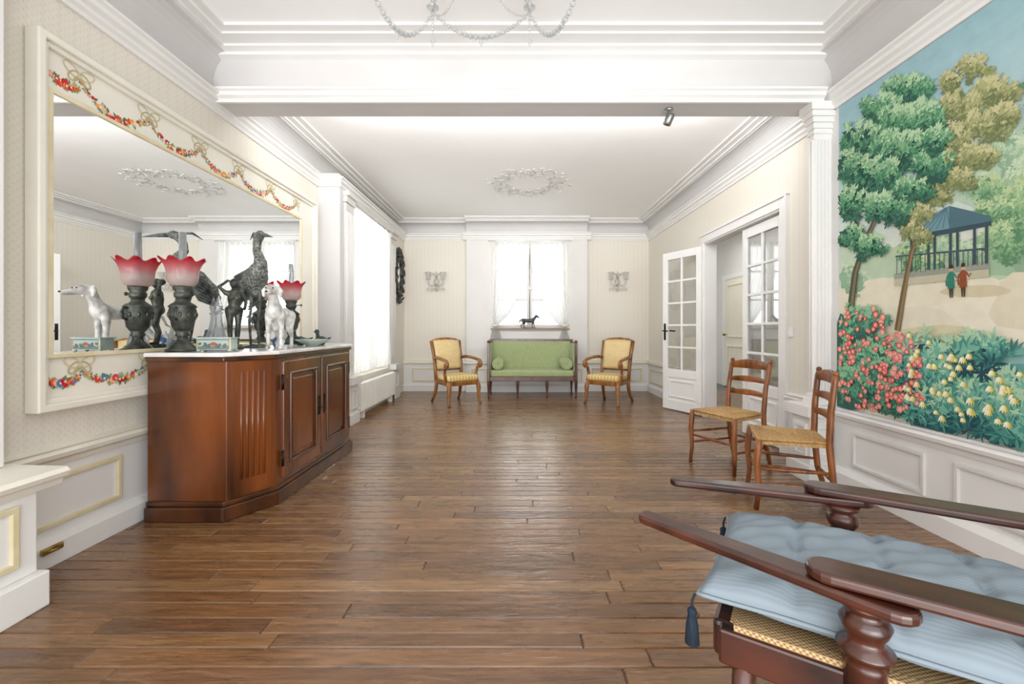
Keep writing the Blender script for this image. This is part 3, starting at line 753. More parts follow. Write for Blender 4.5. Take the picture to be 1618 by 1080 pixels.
# ------------------------------------------------------------------ objects on buffet
def oil_lamp(x, y, lab):
    e = thing('oil_lamp', (x, y, ZT), R.uniform(0, .3), lab, 'lamp', 'oil lamps on the buffet')
    m = MB(); m.lathe([(.001, 0), (.085, 0), (.088, .012), (.070, .022), (.06, .035), (.042, .05), (.03, .065), (.026, .085), (.038, .10), (.030, .112), (.040, .125)], n=28); m.build('foot', M['bronze'], e)
    m = MB(); m.lathe([(.040, .125), (.055, .15), (.060, .185), (.068, .20), (.070, .245), (.065, .262), (.073, .27), (.06, .285), (.045, .295), (.034, .305), (.034, .318), (.001, .32)], n=28)
    for k in range(10):
        a = 2*PI*k/10; m.sph((.067*math.cos(a), .067*math.sin(a), .222), (.010, .010, .018), 8, 6)
    m.build('urn', M['bronze'], e)
    for sg in (-1, 1):
        m = MB(); m.tube([(0, sg*.06, .19), (0, sg*.088, .20), (0, sg*.095, .235), (0, sg*.083, .262), (0, sg*.062, .265)], .007, 8); m.build('handle', M['bronze'], e)
    m = MB(); m.lathe([(.030, .315), (.043, .33), (.045, .35), (.038, .36), (.048, .375), (.050, .392), (.03, .40), (.001, .40)], n=24)
    m.tube([(.04, 0, .35), (.08, 0, .35)], .004, 6); m.sph((.085, 0, .35), (.008, .012, .012)); m.build('burner', M['bronze'], e)
    m = MB(); pr = [(.045, .392), (.060, .40), (.074, .42), (.078, .445), (.078, .47), (.082, .495), (.091, .52), (.102, .54), (.112, .552)]
    m.lathe(pr, n=96, mod=lambda a, i: 1+(.0 if i < 4 else .028*(i-3))*math.cos(8*a)*.65)
    m.f = [f for f in m.f if len(f) == 4]; m.sm = m.sm[:len(m.f)]; m.c = m.c[:len(m.f)]
    nv = len(pr)
    for j in range(96):
        a = 2*PI*j/96
        for i in range(5, nv): m.v[j*nv+i].z += .006*(i-4)*math.cos(8*a)*.5
    m.build('lamp_shade', M['ruby'], e, solid=.003)
    m = MB(); m.lathe([(.022, .395), (.034, .44), (.03, .48), (.021, .54), (.019, .72), (.017, .72), (.019, .54), (.028, .48), (.032, .44), (.02, .395)], n=16); m.build('glass_chimney', M['glassware'], e)
oil_lamp(-2.02, 2.61, 'bronze oil lamp with red ruffled shade at the near end of the buffet')
oil_lamp(-2.02, 3.87, 'bronze oil lamp with red ruffled shade at the far end behind the white dog')

def face(fx, fy): return math.atan2(fx, -fy)
# heron
e = thing('heron_sculpture', (-1.915, 3.16, ZT), face(.80, -.60), 'tall dark metal heron with a long bill standing on the buffet', 'sculpture')
m = MB(); m.limb([(0, .17, .37), (0, .12, .42), (0, .03, .485), (0, -.05, .55)], [.026, .062, .092, .068])
m.limb([(0, -.06, .56), (0, -.09, .61), (0, -.065, .66), (0, -.03, .705), (0, -.035, .755), (0, -.055, .80)], [.060, .046, .034, .030, .029, .031])
m.limb([(0, -.055, .80), (0, -.09, .815), (0, -.125, .812)], [.036, .032, .018])
m.limb([(0, .02, .47), (0, .0, .40)], [.060, .034])
m.build('body', M['heron'], e, remesh=.006)
m = MB(); m.tube([(0, -.11, .812), (0, -.18, .80), (0, -.28, .775)], [.018, .013, .002], 8); m.build('bill', M['patina'], e)
m = MB(); m.tube([(0, -.05, .83), (0, .02, .84), (0, .08, .80)], [.008, .010, .002], 6); m.build('crest', M['patina'], e)
for sg in (-1, 1):
    m = MB()
    for k in range(8):
        z = .565-.022*k; m.tube([(sg*.058, -.04+.01*k, z), (sg*(.092-.004*k), .06, z-.05), (sg*.034, .14+.010*k, z-.13)], [.013, .028, .005], 6, flat=.5)
    m.build('wing', M['patina'], e)
    m = MB(); m.tube([(sg*.028, .01, .42), (sg*.028, -.01, .30), (sg*.028, .025, .20), (sg*.028, .0, .018)], [.018, .009, .011, .008], 8)
    for a in (-.5, 0, .5): m.tube([(sg*.028, 0, .024), (sg*.028+.06*math.sin(a), -.06*math.cos(a), .018)], [.007, .004], 6)
    m.build('leg', M['patina'], e)
m = MB(); m.lathe([(.001, 0), (.075, 0), (.08, .008), (.055, .016), (.001, .02)], n=20); m.build('base', M['patina'], e)

# bronze woman
e = thing('bronze_statuette', (-1.90, 2.90, ZT), face(.7, -.7), 'small dark bronze statuette of a standing woman', 'statuette')
m = MB(Matrix.Scale(1.12, 4)); m.lathe([(.001, 0), (.052, 0), (.055, .01), (.045, .02), (.042, .03), (.001, .032)], n=20); m.build('base', M['bronze'], e)
m = MB(Matrix.Scale(1.12, 4))
m.limb([(.018, 0, .035), (.02, .006, .10), (.022, -.006, .15), (.025, 0, .235)], [.009, .016, .015, .026])
m.limb([(-.02, -.015, .037), (-.02, .0, .10), (-.023, -.018, .15), (-.022, 0, .235)], [.009, .015, .015, .026])
m.limb([(.018, -.0, .037), (.018, -.022, .036)], [.009, .007]); m.limb([(-.02, -.015, .037), (-.02, -.037, .036)], [.009, .007])
m.limb([(0, 0, .235), (0, .0, .265), (0, -.003, .30), (0, -.004, .33), (0, 0, .352)], [.036, .028, .034, .032, .014])
m.limb([(-.035, 0, .335), (.035, 0, .335)], [.016, .016])
m.sph((.016, -.03, .308), .014); m.sph((-.016, -.03, .308), .014)
m.limb([(0, 0, .35), (0, -.004, .375)], [.012, .014]); m.sph((0, -.005, .395), (.023, .027, .031)); m.sph((0, .02, .405), .019); m.sph((0, -.031, .392), .005)
m.limb([(.04, 0, .335), (.066, .01, .285), (.05, -.03, .24)], [.014, .011, .008])
m.limb([(-.04, 0, .335), (-.075, -.0, .37), (-.03, .005, .41)], [.014, .011, .008])
m.build('figure', M['bronze'], e, remesh=.0042)

# dog
e = thing('dog_statue', (-1.615, 2.93, ZT), face(.30, -1), 'weathered white dog statue standing on the buffet', 'statue')
m = MB(Matrix.Diagonal((1, 1.15, 1, 1)))
m.limb([(0, .15, .245), (0, .06, .236), (0, -.03, .240), (0, -.09, .252)], [.043, .036, .046, .055])
m.limb([(0, -.10, .27), (0, -.12, .32), (0, -.14, .37)], [.046, .032, .030])
m.limb([(0, -.145, .386), (0, -.18, .388)], [.036, .033]); m.limb([(0, -.19, .376), (0, -.255, .360)], [.024, .016]); m.sph((0, -.268, .363), .009)
for sg in (-1, 1):
    m.limb([(sg*.034, -.085, .23), (sg*.038, -.085, .13), (sg*.038, -.09, .02)], [.028, .016, .013]); m.limb([(sg*.038, -.09, .016), (sg*.038, -.118, .013)], [.015, .013])
    m.limb([(sg*.036, .15, .23), (sg*.042, .11, .14), (sg*.042, .175, .08), (sg*.042, .165, .018)], [.040, .025, .013, .012]); m.limb([(sg*.042, .165, .016), (sg*.042, .13, .013)], [.015, .013])
    m.limb([(sg*.034, -.14, .408), (sg*.050, -.145, .38), (sg*.048, -.15, .348)], [.010, .014, .010])
    m.sph((sg*.018, -.205, .391), .008)
m.limb([(0, .19, .25), (0, .235, .225), (0, .26, .165), (0, .285, .15)], [.016, .011, .008, .006])
m.build('body', M['stonedog'], e, remesh=.0052)
for sg in (-1, 1):
    m = MB(); m.sph((sg*.020, -.243, .394), .005, 8, 6); m.build('eye', M['teal'], e)
m = MB(); m.sph((0, -.316, .365), (.008, .006, .006), 8, 6); m.build('nose', M['teal'], e)

# faience box
e = thing('faience_planter', (-1.785, 2.575, ZT), .12, 'small rectangular painted earthenware planter in front of the oil lamp', 'planter')
m = MB(); m.box(-.095, .095, -.042, .042, .012, .080); m.build('body', M['celadon'], e, .006)
m = MB(); m.box(-.102, .102, -.049, .049, .078, .087); m.build('rim', M['celadon'], e, .004)
for sx in (-1, 1):
    for sy in (-1, 1):
        m = MB(); m.sph((sx*.085, sy*.034, .008), (.012, .012, .008), 8, 6); m.build('foot', M['celadon'], e)
pt = Paint(lambda u, v, d: Vector((u, -.0425-d, v)), 2e-5)
pt.poly([(-.086, .020), (.086, .020), (.086, .072), (-.086, .072)], '#a9b0aa'); pt.poly([(-.086, .020), (.086, .020), (.086, .038), (-.086, .034)], '#7f7d5b')
for k in range(26): pt.disc(R.uniform(-.08, .08), R.uniform(.030, .050), R.uniform(.005, .010), R.choice(['#55687c', '#566e58', '#7d8f98', '#4c634b']))
pt.poly([(-.02, .038), (.02, .038), (.02, .05), (0, .060), (-.02, .05)], '#94604a')
for uu in (-.086, .086): pt.stroke([(uu, .020), (uu, .072)], .005, '#a98f52')
for vv in (.020, .072): pt.stroke([(-.086, vv), (.086, vv)], .004, '#4c6280')
pt.build('painted_scene', M['colgloss'], e, recalc=False)

# decanters
for (x, y, lab) in ((-2.03, 2.89, 'tall pointed clear glass decanter beside the oil lamp'), (-1.895, 2.745, 'tall pointed clear glass decanter in front of the bronze statuette')):
    e = thing('decanter', (x, y, ZT), 0, lab, 'decanter', 'pointed decanters on the buffet')
    m = MB(); m.lathe([(.001, 0), (.052, 0), (.055, .015), (.048, .06), (.033, .12), (.02, .18), (.016, .23), (.024, .24), (.022, .245), (.001, .245)], n=12, smooth=False); m.build('bottle', M['glassware'], e)
    m = MB(); m.lathe([(.012, .245), (.02, .262), (.024, .28), (.012, .315), (.001, .35)], n=8, smooth=False); m.build('stopper', M['glassware'], e)
e = thing('dish', (-1.605, 3.40, ZT), 0, 'shallow pale celadon dish at the far front of the buffet', 'dish')
m = MB(); m.lathe([(.001, 0), (.05, 0), (.052, .012), (.075, .022), (.125, .05), (.13, .054), (.122, .055), (.07, .03), (.001, .02)], n=28); m.build('bowl', M['celadon'], e)
for (x, y, rz, lab) in ((-1.76, 3.52, .4, 'small dark bird figurine left of the celadon dish'), (-1.64, 3.64, -.3, 'small dark bird figurine behind the celadon dish')):
    e = thing('bird_figurine', (x, y, ZT), rz, lab, 'figurine', 'bird figurines on the buffet')
    m = MB(); m.limb([(.05, 0, .045), (0, 0, .042), (-.035, 0, .045)], [.016, .036, .028]); m.limb([(-.035, 0, .05), (-.045, 0, .09), (-.052, 0, .115)], [.024, .014, .02]); m.tube([(-.065, 0, .115), (-.095, 0, .11)], [.009, .003], 6)
    m.limb([(.05, 0, .045), (.09, 0, .065)], [.014, .006]); m.sph((0, 0, .008), (.03, .024, .008))
    m.build('body', M['teal'], e, remesh=.005)
e = thing('porcelain_jar', (-1.74, 3.16, ZT), 0, 'small blue and white porcelain jar between dog and heron', 'jar')
m = MB(); m.lathe([(.001, 0), (.03, 0), (.042, .02), (.045, .05), (.03, .075), (.022, .085), (.026, .09), (.001, .09)], n=20); m.build('body', M['porcelain'], e)
m = MB(); m.lathe([(.026, .09), (.02, .103), (.006, .108), (.009, .118), (.001, .122)], n=16); m.build('lid', M['marble'], e)

# ------------------------------------------------------------------ oval carved mirror on far left wall
e = thing('oval_mirror', (XLF, 7.22, 2.0), 0, 'dark carved oval mirror on the far left wall', 'mirror')
m = MB()
N = 40
pts = [(.035, .18*math.cos(2*PI*i/N), .30*math.sin(2*PI*i/N)) for i in range(N+1)]
m.tube(pts, .035, 8)
for i in range(14):
    a = 2*PI*i/14; cc, ss = math.cos(a), math.sin(a); k = 1+R.uniform(-.14, .10)
    m.tube([(.04, .18*cc, .30*ss), (.07, .22*k*math.cos(a+.12), .35*k*math.sin(a+.12)), (.06, .25*k*math.cos(a+.3), .39*k*math.sin(a+.3)), (.05, .23*math.cos(a+.42), .36*math.sin(a+.42))], [.03, .026, .018, .008], 7)
m.build('frame', M['bronze'], e)
m = MB(); m.sph((.03, 0, .0), (.012, .17, .29), 32, 8); m.build('mirror_glass', M['mirror'], e)
for sz, nm in ((1, 'crest'), (-1, 'bracket')):
    m = MB(); m.sph((.045, 0, sz*.40), (.03, .06, .08))
    for sg in (-1, 1): m.tube([(.04, 0, sz*.37), (.05, sg*.07, sz*.44), (.05, sg*.12, sz*.40), (.05 if sz > 0 else .10, sg*.10, sz*.36)], [.03, .025, .02, .012], 8)
    m.build(nm, M['bronze'], e)

# ------------------------------------------------------------------ sconces
def sconce(px, lab):
    p = at(px, 443, YB); e = thing('sconce', (p.x, YB, p.z), 0, lab, 'sconce', 'glass sconces on the back wall')
    m = MB(); m.sph((0, -.022, -.03), (.05, .02, .085), 16, 8); m.build('backplate', M['opaline'], e)
    for sg in (-1, 1):
        m = MB(); pts = [(0, -.03, -.06), (sg*.05, -.08, -.10), (sg*.11, -.11, -.09), (sg*.13, -.11, -.04), (sg*.13, -.11, .005)]; m.tube(pts, [.014]*5, 8); m.build('arm', M['opaline'], e)
        m = MB(Matrix.Translation((sg*.13, -.11, 0))); m.lathe([(.010, 0), (.045, .010), (.05, .02), (.018, .025), (.024, .04), (.038, .06), (.044, .09), (.048, .12), (.058, .135)], n=16, mod=lambda a, i: 1+(.08*math.cos(6*a) if i > 6 else 0)); m.build('cup', M['opaline'], e)
        for k in range(6):
            m = MB(); q = (sg*(.02+.026*k), -.09, -.14-.025*(k % 2)); m.lathe([(.001, -.03), (.011, -.012), (.008, .008), (.001, .025)], Matrix.Translation(q), 6, smooth=False); m.build('drop', M['opaline'], e)
        m = MB(); m.tube([(0, -.05, .05), (sg*.03, -.05, .11), (sg*.07, -.05, .13), (sg*.06, -.05, .09)], [.014, .013, .010, .005], 8); m.build('leaf', M['opaline'], e)
    m = MB(); m.tube([(0, -.04, .03), (0, -.055, .08), (0, -.055, .13), (0, -.055, .17)], [.014, .026, .016, .002], 8); m.build('finial', M['opaline'], e)
    m = MB(); m.lathe([(.001, -.21), (.018, -.185), (.025, -.15), (.014, -.12), (.001, -.11)], Matrix.Translation((0, -.04, 0)), 8); m.build('pendant', M['opaline'], e)
sconce(690, 'glass two-branch sconce on the back wall left of the window')
sconce(975, 'glass two-branch sconce on the back wall right of the window')

# ------------------------------------------------------------------ mural
def P(px, py):
    Y = 2.29*F/(px-CX); return (Y, H+(CY-py)*Y/F)
MYA, MYB_, MZA, MZB = 3.055, .9, .555, 2.675
pt = Paint(lambda u, v, d: Vector((2.294-d, u, v)), 8e-7)
def lerp3(a, b, t): return tuple(a[i]+(b[i]-a[i])*t for i in range(3))
stops = [(0, lin('#d9d5c0')), (.42, lin('#dcdccb')), (.60, lin('#c9dad4')), (.78, lin('#b0cdd2')), (1, lin('#96bdc7'))]
n = 48
for i in range(n):
    t = (i+.5)/n
    for (a, ca), (b, cb_) in zip(stops, stops[1:]):
        if a <= t <= b: c = lerp3(ca, cb_, (t-a)/(b-a))
    z0, z1 = MZA+(MZB-MZA)*i/n, MZA+(MZB-MZA)*(i+1)/n
    pt.poly([(MYA, z0), (MYB_, z0), (MYB_, z1), (MYA, z1)], c)
pt.d += 2e-4
def blob(px, py, rx, ry, col, n=22, jag=.12):
    pts = []
    for i in range(n):
        a = 2*PI*i/n; k = 1+R.uniform(-jag, jag)
        pts.append(P(px+rx*k*math.cos(a), py+ry*k*math.sin(a)))
    pt.poly([(min(max(u, MYB_), MYA), min(max(v, MZA), MZB)) for u, v in pts], col)
for b in ((1600, 300, 90, 55, '#b6ccb5'), (1680, 260, 90, 90, '#a5c1a8'), (1350, 420, 60, 45, '#bfd1bb'), (1480, 420, 120, 40, '#b7cbae'), (1600, 400, 90, 40, '#9dbb9a'), (1610, 215, 25, 30, '#b0c8b9'), (1720, 420, 120, 90, '#8dab90')): blob(*b)
for b in ((1480, 480, 190, 42, '#e3dcc6'), (1560, 520, 170, 50, '#e6dfcb'), (1420, 520, 110, 40, '#dfd9c4'), (1700, 480, 140, 60, '#dcd4bd'), (1540, 460, 60, 10, '#d0c6a8'), (1590, 590, 75, 40, '#8bb8b3'), (1620, 600, 60, 25, '#6ba4a2'), (1480, 530, 70, 16, '#d3ccac')): blob(*b)
def bush(ells, pal, dens, L, W, base=True):
    if base:
        for (px, py, rx, ry) in ells: blob(px, py, rx*.82, ry*.82, pal[0], 26, .22)
    for (px, py, rx, ry) in ells:
        lst = []
        for k in range(int(rx*ry*dens)):
            a = R.uniform(0, 2*PI); q = math.sqrt(R.random())*1.06; lst.append((px+rx*q*math.cos(a), py+ry*q*math.sin(a)))
        lst.sort(key=lambda w: w[1])
        for (x, y) in lst:
            if x < 1325: continue
            u, v = P(x, y); t = (py+ry-y)/(2*ry)
            if v > MZB-.05 or v < MZA+.03 or u > MYA-.03: continue
            for j in range(6):
                ci = min(len(pal)-1, max(0, int(t*len(pal)*.9+R.uniform(-.7, 1.3))))
                a = PI/2+(j-2.5)*.55+R.uniform(-.2, .2)+(PI if R.random() < .35 else 0)
                pt.leaf(u, v, a, L*R.uniform(.7, 1.15), W*R.uniform(.8, 1.1), pal[ci])
def trunk(pxs, ws, cols):
    pts = [P(*q) for q in pxs]; pt.stroke(pts, ws, cols[0]); pt.stroke([(u-.006, v) for u, v in pts], [w*.4 for w in ws], cols[1])
bush([(1600, 240, 34, 36), (1545, 292, 34, 20), (1480, 385, 44, 30), (1345, 440, 26, 26), (1625, 285, 30, 34), (1525, 400, 34, 20)], ['#8fb094', '#a4c2a2', '#b9d1b0', '#cadcbd'], .05, .030, .012)
bush([(1562, 300, 26, 22), (1600, 330, 28, 30), (1590, 380, 34, 34), (1555, 335, 20, 16), (1650, 330, 50, 70), (1450, 405, 30, 26), (1475, 420, 20, 20), (1690, 200, 60, 60)], ['#5d8a66', '#7ba67c', '#9dbd8e', '#bdd09f'], .06, .030, .012)
def quad(pts, c): pt.poly([P(*q) for q in pts], c)
quad([(1413, 441), (1563, 425), (1563, 437), (1413, 452)], '#c0bba2'); quad([(1413, 432), (1563, 414), (1563, 425), (1413, 441)], '#969a8c')
for x in (1440, 1467, 1477, 1502, 1513, 1540, 1559): pt.stroke([P(x, 352), P(x, 432-(x-1413)*.11)], .014, '#384b55')
pt.stroke([P(1415, 405), P(1562, 392)], .009, '#42565d')
for k in range(20): pt.stroke([P(1417+7.5*k, 405-.65*k), P(1417+7.5*k, 434-.85*k)], .004, '#44585e')
quad([(1436, 372), (1442, 357), (1490, 330), (1500, 325), (1566, 341), (1566, 352), (1500, 362)], '#4f6f7b')
quad([(1436, 372), (1442, 357), (1490, 330), (1500, 325), (1500, 362)], '#6d94a0')
quad([(1436, 372), (1500, 361), (1566, 349), (1566, 356), (1500, 369), (1436, 379)], '#344d58')
for k in range(6): pt.stroke([P(1496, 327), P(1446+11*k, 369-2*k)], .004, '#496974')
def person(px, py, coat, tr, s=.62):
    u, v = P(px, py)
    q = lambda pts: [(u+a*s, v+b*s) for a, b in pts]
    pt.poly(q([(.022, 0), (.012, -.13), (.002, -.13), (0, -.01)]), tr); pt.poly(q([(0, 0), (-.004, -.13), (-.014, -.13), (-.022, 0)]), tr)
    pt.poly(q([(.026, .08), (.030, -.05), (-.030, -.05), (-.026, .08), (0, .095)]), coat)
    pt.stroke(q([(.026, .07), (.042, .01), (.035, -.03)]), .015*s, coat); pt.stroke(q([(-.026, .07), (-.05, .03), (-.06, .06)]), .015*s, coat)
    pt.disc(u, v+.112*s, .018*s, '#caa183'); pt.poly(q([(.018, .118), (.012, .15), (-.012, .15), (-.018, .118)]), '#3a2a20')
person(1503, 446, '#2f7d6a', '#3b3a34'); person(1522, 444, '#8d4a28', '#4a3626')
trunk([(1418, 522), (1428, 460), (1440, 400), (1458, 350), (1490, 290), (1515, 240)], [.042, .034, .03, .026, .02, .012], ['#6d5a3c', '#8f7b56'])
trunk([(1458, 350), (1440, 335), (1428, 325)], [.016, .012, .008], ['#6d5a3c', '#8f7b56'])
bush([(1540, 108, 26, 18), (1572, 146, 36, 22), (1518, 168, 32, 26), (1556, 200, 42, 22), (1502, 222, 30, 26), (1535, 248, 40, 20), (1475, 308, 34, 18), (1445, 338, 30, 18), (1492, 280, 28, 18), (1588, 182, 20, 16), (1455, 372, 20, 12), (1520, 282, 24, 14), (1505, 130, 18, 14), (1435, 362, 18, 12)], ['#737e52', '#8f9766', '#adae7c', '#c9c697'], .09, .029, .0115)
trunk([(1345, 486), (1352, 430), (1368, 380), (1392, 330), (1420, 260)], [.06, .048, .04, .03, .018], ['#544f3d', '#7b755a'])
trunk([(1372, 375), (1350, 345), (1340, 320)], [.026, .018, .012], ['#544f3d', '#7b755a'])
bush([(1434, 142, 38, 22), (1396, 172, 34, 26), (1458, 190, 34, 30), (1420, 195, 36, 26), (1362, 222, 36, 28), (1425, 240, 50, 32), (1378, 278, 48, 30), (1474, 262, 30, 26), (1348, 322, 30, 26), (1405, 330, 42, 24), (1345, 374, 24, 20), (1375, 390, 26, 18), (1480, 222, 22, 20), (1342, 262, 22, 24), (1445, 300, 30, 18)], ['#25574b', '#3a7158', '#55936b', '#82b187', '#b6d4ac'], .09, .036, .013)
bush([(1760, 300, 70, 120), (1700, 120, 60, 50)], ['#3d6b58', '#5c8d6a', '#8fb585'], .012, .08, .035)
for a in range(9):
    u, v = P(1602, 560); pt.leaf(u, v, .2+a*.34, .08, .016, R.choice(['#4f8d86', '#3d7875', '#6fa89c']))
bush([(1345, 560, 45, 75), (1385, 590, 55, 65), (1430, 625, 45, 45), (1340, 620, 35, 40), (1370, 510, 35, 25)], ['#2c5f53', '#40806a', '#60a27f', '#8fc49b'], .045, .045, .015)
bush([(1470, 590, 50, 60), (1520, 610, 60, 70), (1575, 650, 60, 60), (1630, 670, 60, 60), (1490, 655, 60, 40), (1550, 560, 40, 30), (1720, 690, 120, 80)], ['#214c55', '#306c6b', '#4d9084', '#74b39f', '#accfae'], .03, .062, .015)
def inside(u, v): return MZA+.03 < v < MZB-.03 and u < MYA-.03
for k in range(210):
    x = R.uniform(1328, 1462); y = R.uniform(486, 650)
    if y < 486+(x-1326-60)*.9: continue
    if y > 640+(x-1326)*.24: continue
    u, v = P(x, y)
    if not inside(u, v): continue
    r = R.uniform(.012, .021); c = R.choice(['#d5544f', '#de7370', '#c8464b', '#e59089'])
    for j in range(5):
        a = j*2*PI/5+k; pt.disc(u+r*.62*math.cos(a), v+r*.62*math.sin(a), r*.55, c, 7)
    for j in range(5):
        a = j*2*PI/5+k; pt.disc(u+r*.5*math.cos(a), v+r*.5*math.sin(a), r*.26, '#f0b3a9', 6)
    pt.disc(u, v, r*.25, '#f2d9a0', 6)
for k in range(150):
    x = R.uniform(1432, 1690); y = R.uniform(520, 720)
    if abs(y-(600+(x-1450)*.40)) > 85: continue
    u, v = P(x, y)
    if not inside(u, v-.05) or not inside(u, v): continue
    L = R.uniform(.030, .048)
    for j, c in enumerate(('#cdbd58', '#e8d97f', '#f1e9bd', '#f8f4de')):
        pt.leaf(u, v, -PI/2+(j-1.5)*.32, L, .012, c)
    pt.disc(u, v, .007, '#7fae7a', 7)
mu = pt.build('mural', M['col'], None, recalc=False)
tag(mu, 'large painted park mural with trees, pavilion and flowering shrubs', 'mural')

# ------------------------------------------------------------------ chandelier
cx, cy, cz = -.20, 2.0, 2.74
e = thing('chandelier', (cx, cy, cz), 0, 'crystal chandelier hanging from the near ceiling', 'chandelier')
m = MB(); m.lathe([(.001, .06), (.03, .07), (.05, .09), (.02, .11), (.035, .14), (.05, .17), (.03, .20), (.02, .23), (.04, .26), (.015, .30), (.012, .36), (.05, .37), (.06, .398), (.001, .399)], n=20); m.build('stem', M['crystal'], e)
tips = []; RT = .56
for k in range(6):
    a = 2*PI*k/6; c, s = math.cos(a), math.sin(a); tips.append(Vector((RT*c, RT*s, .19)))
    m = MB(); m.tube([(r*c, r*s, z) for r, z in ((.03, .22), (.12, .27), (.25, .285), (.40, .26), (.52, .22), (RT, .20))], [.006]*6, 8); m.build('arm', M['crystal'], e)
    m = MB(Matrix.Translation((RT*c, RT*s, .20))); m.lathe([(.010, 0), (.032, .010), (.036, .018), (.014, .022), (.014, .045), (.012, .045), (.012, .12), (.001, .125)], n=16); m.build('candle_cup', M['crystal'], e)
    m = MB()
    for j in range(5): m.sph((RT*c, RT*s, .18-.022*j), (.009, .009, .0125), 8, 6)
    m.lathe([(.001, -.01), (.010, .005), (.015, .022), (.008, .055), (.001, .09)], Matrix.Translation((RT*c, RT*s, 0)), 8, smooth=False); m.build('pendant', M['crystal'], e)
for k in range(6):
    a, b = tips[k], tips[(k+1) % 6]
    sag = .145 if k == 1 else .27 if k in (0, 2) else .18
    m = MB(); n = 36
    for i in range(n+1):
        t = i/n; q = a.lerp(b, t); q.z -= sag*4*t*(1-t); r = .007+.005*4*t*(1-t)+(.004 if i % 2 == 0 else 0)
        m.sph(q, (r, r, r), 8, 6, smooth=False)
    m.build('bead_string', M['crystal'], e)
    m = MB()
    for i in range(26):
        t = i/25; q = a.lerp(Vector((0, 0, .16)), t); q.z -= .13*4*t*(1-t); m.sph(q, .0065, 8, 6, smooth=False)
    m.build('bead_string', M['crystal'], e)
    m = MB(); q = a.lerp(b, .5); zc = q.z-sag
    m.lathe([(.001, -.055), (.010, -.042), (.014, -.025), (.006, -.006), (.001, 0)], Matrix.Translation((q.x, q.y, zc)), 8, smooth=False); m.build('pendant', M['crystal'], e)
m = MB(); m.lathe([(.001, -.04), (.016, -.025), (.022, 0), (.01, .04), (.001, .065)], n=8, smooth=False); m.build('drop', M['crystal'], e)

# spotlight on beam
q = at(1057, 190, 3.2)
e = thing('spotlight', (q.x, 3.2, 2.738), 0, 'small grey swivel spotlight under the beam', 'spotlight')
m = MB(Matrix.Scale(.85, 4)); m.lathe([(.001, 0), (.035, 0), (.035, -.02), (.001, -.02)], n=20); m.tube([(0, 0, -.015), (0, 0, -.06)], .008, 8); m.build('mount', M['silver'], e)
m = MB(Matrix.Scale(.85, 4) @ Matrix.Translation((0, 0, -.09)) @ Matrix.Rotation(.35, 4, 'Y') @ Matrix.Rotation(.3, 4, 'X')); m.lathe([(.001, .045), (.03, .045), (.036, .03), (.036, -.045), (.03, -.05), (.028, -.035), (.001, -.03)], n=20); m.build('lamp_head', M['silver'], e)

# ------------------------------------------------------------------ settee
e = thing('settee', (.265, 7.18, 0), 0, 'green upholstered settee with dark wood frame below the window', 'settee')
m = MB()
for s in (-1, 1):
    m.box(s*.70-.022, s*.70+.022, -.30, -.255, .28, .885); m.box(s*.70-.022, s*.70+.022, .255, .30, .28, .93); m.box(s*.70-.018, s*.70+.018, -.26, .26, .865, .895); m.box(s*.70-.02, s*.70+.02, -.26, .26, .27, .335)
    m.sph((s*.70, -.278, .90), .026)
m.box(-.68, .68, -.30, -.26, .27, .335); m.box(-.68, .68, .26, .30, .27, .335); m.box(-.70, .70, .25, .295, .89, .93)
m.build('frame', M['rosewood'], e, .006)
for x, y in ((-.70, -.278), (-.235, -.278), (.235, -.278), (.70, -.278), (-.70, .278), (.70, .278)):
    m = MB(Matrix.Translation((x, y, 0))); m.lathe([(.001, 0), (.013, 0), (.015, .02), (.012, .03), (.024, .21), (.028, .23), (.02, .24), (.026, .26), (.026, .285), (.001, .285)], n=14); m.build('leg', M['rosewood'], e)
m = MB(); m.box(-.672, .672, -.285, .25, .33, .445); m.build('seat', M['green'], e, .035, seg=4)
m = MB(); m.box(-.675, .675, .205, .275, .42, .895); m.build('backrest', M['green'], e, .02, seg=3)
for s in (-1, 1):
    m = MB(); m.box(s*.685-.025, s*.685+.02, -.258, .25, .40, .868); m.build('side_panel', M['green'], e, .012)
for s, lab in ((-1, 'round green bolster at the left end of the settee'), (1, 'round green bolster at the right end of the settee')):
    b = thing('bolster', (.265+s*.555, 7.13, .447), 0, lab, 'bolster', 'bolsters on the green settee')
    T = Matrix.Translation((0, 0, .095)) @ Matrix.Rotation(PI/2, 4, 'X')
    m = MB(T); m.lathe([(.001, -.225), (.085, -.225), (.094, -.215), (.096, 0), (.094, .215), (.085, .225), (.03, .21), (.001, .205)], n=28); m.build('cover', M['green'], b)
    for z in (-.222, .222):
        m = MB(T); m.tube([(.089*math.cos(2*PI*i/24), .089*math.sin(2*PI*i/24), z) for i in range(25)], .005, 6); m.build('piping', M['green'], b)
    m = MB(T); m.sph((0, 0, .208), (.014, .014, .008)); m.build('button', M['green'], b)

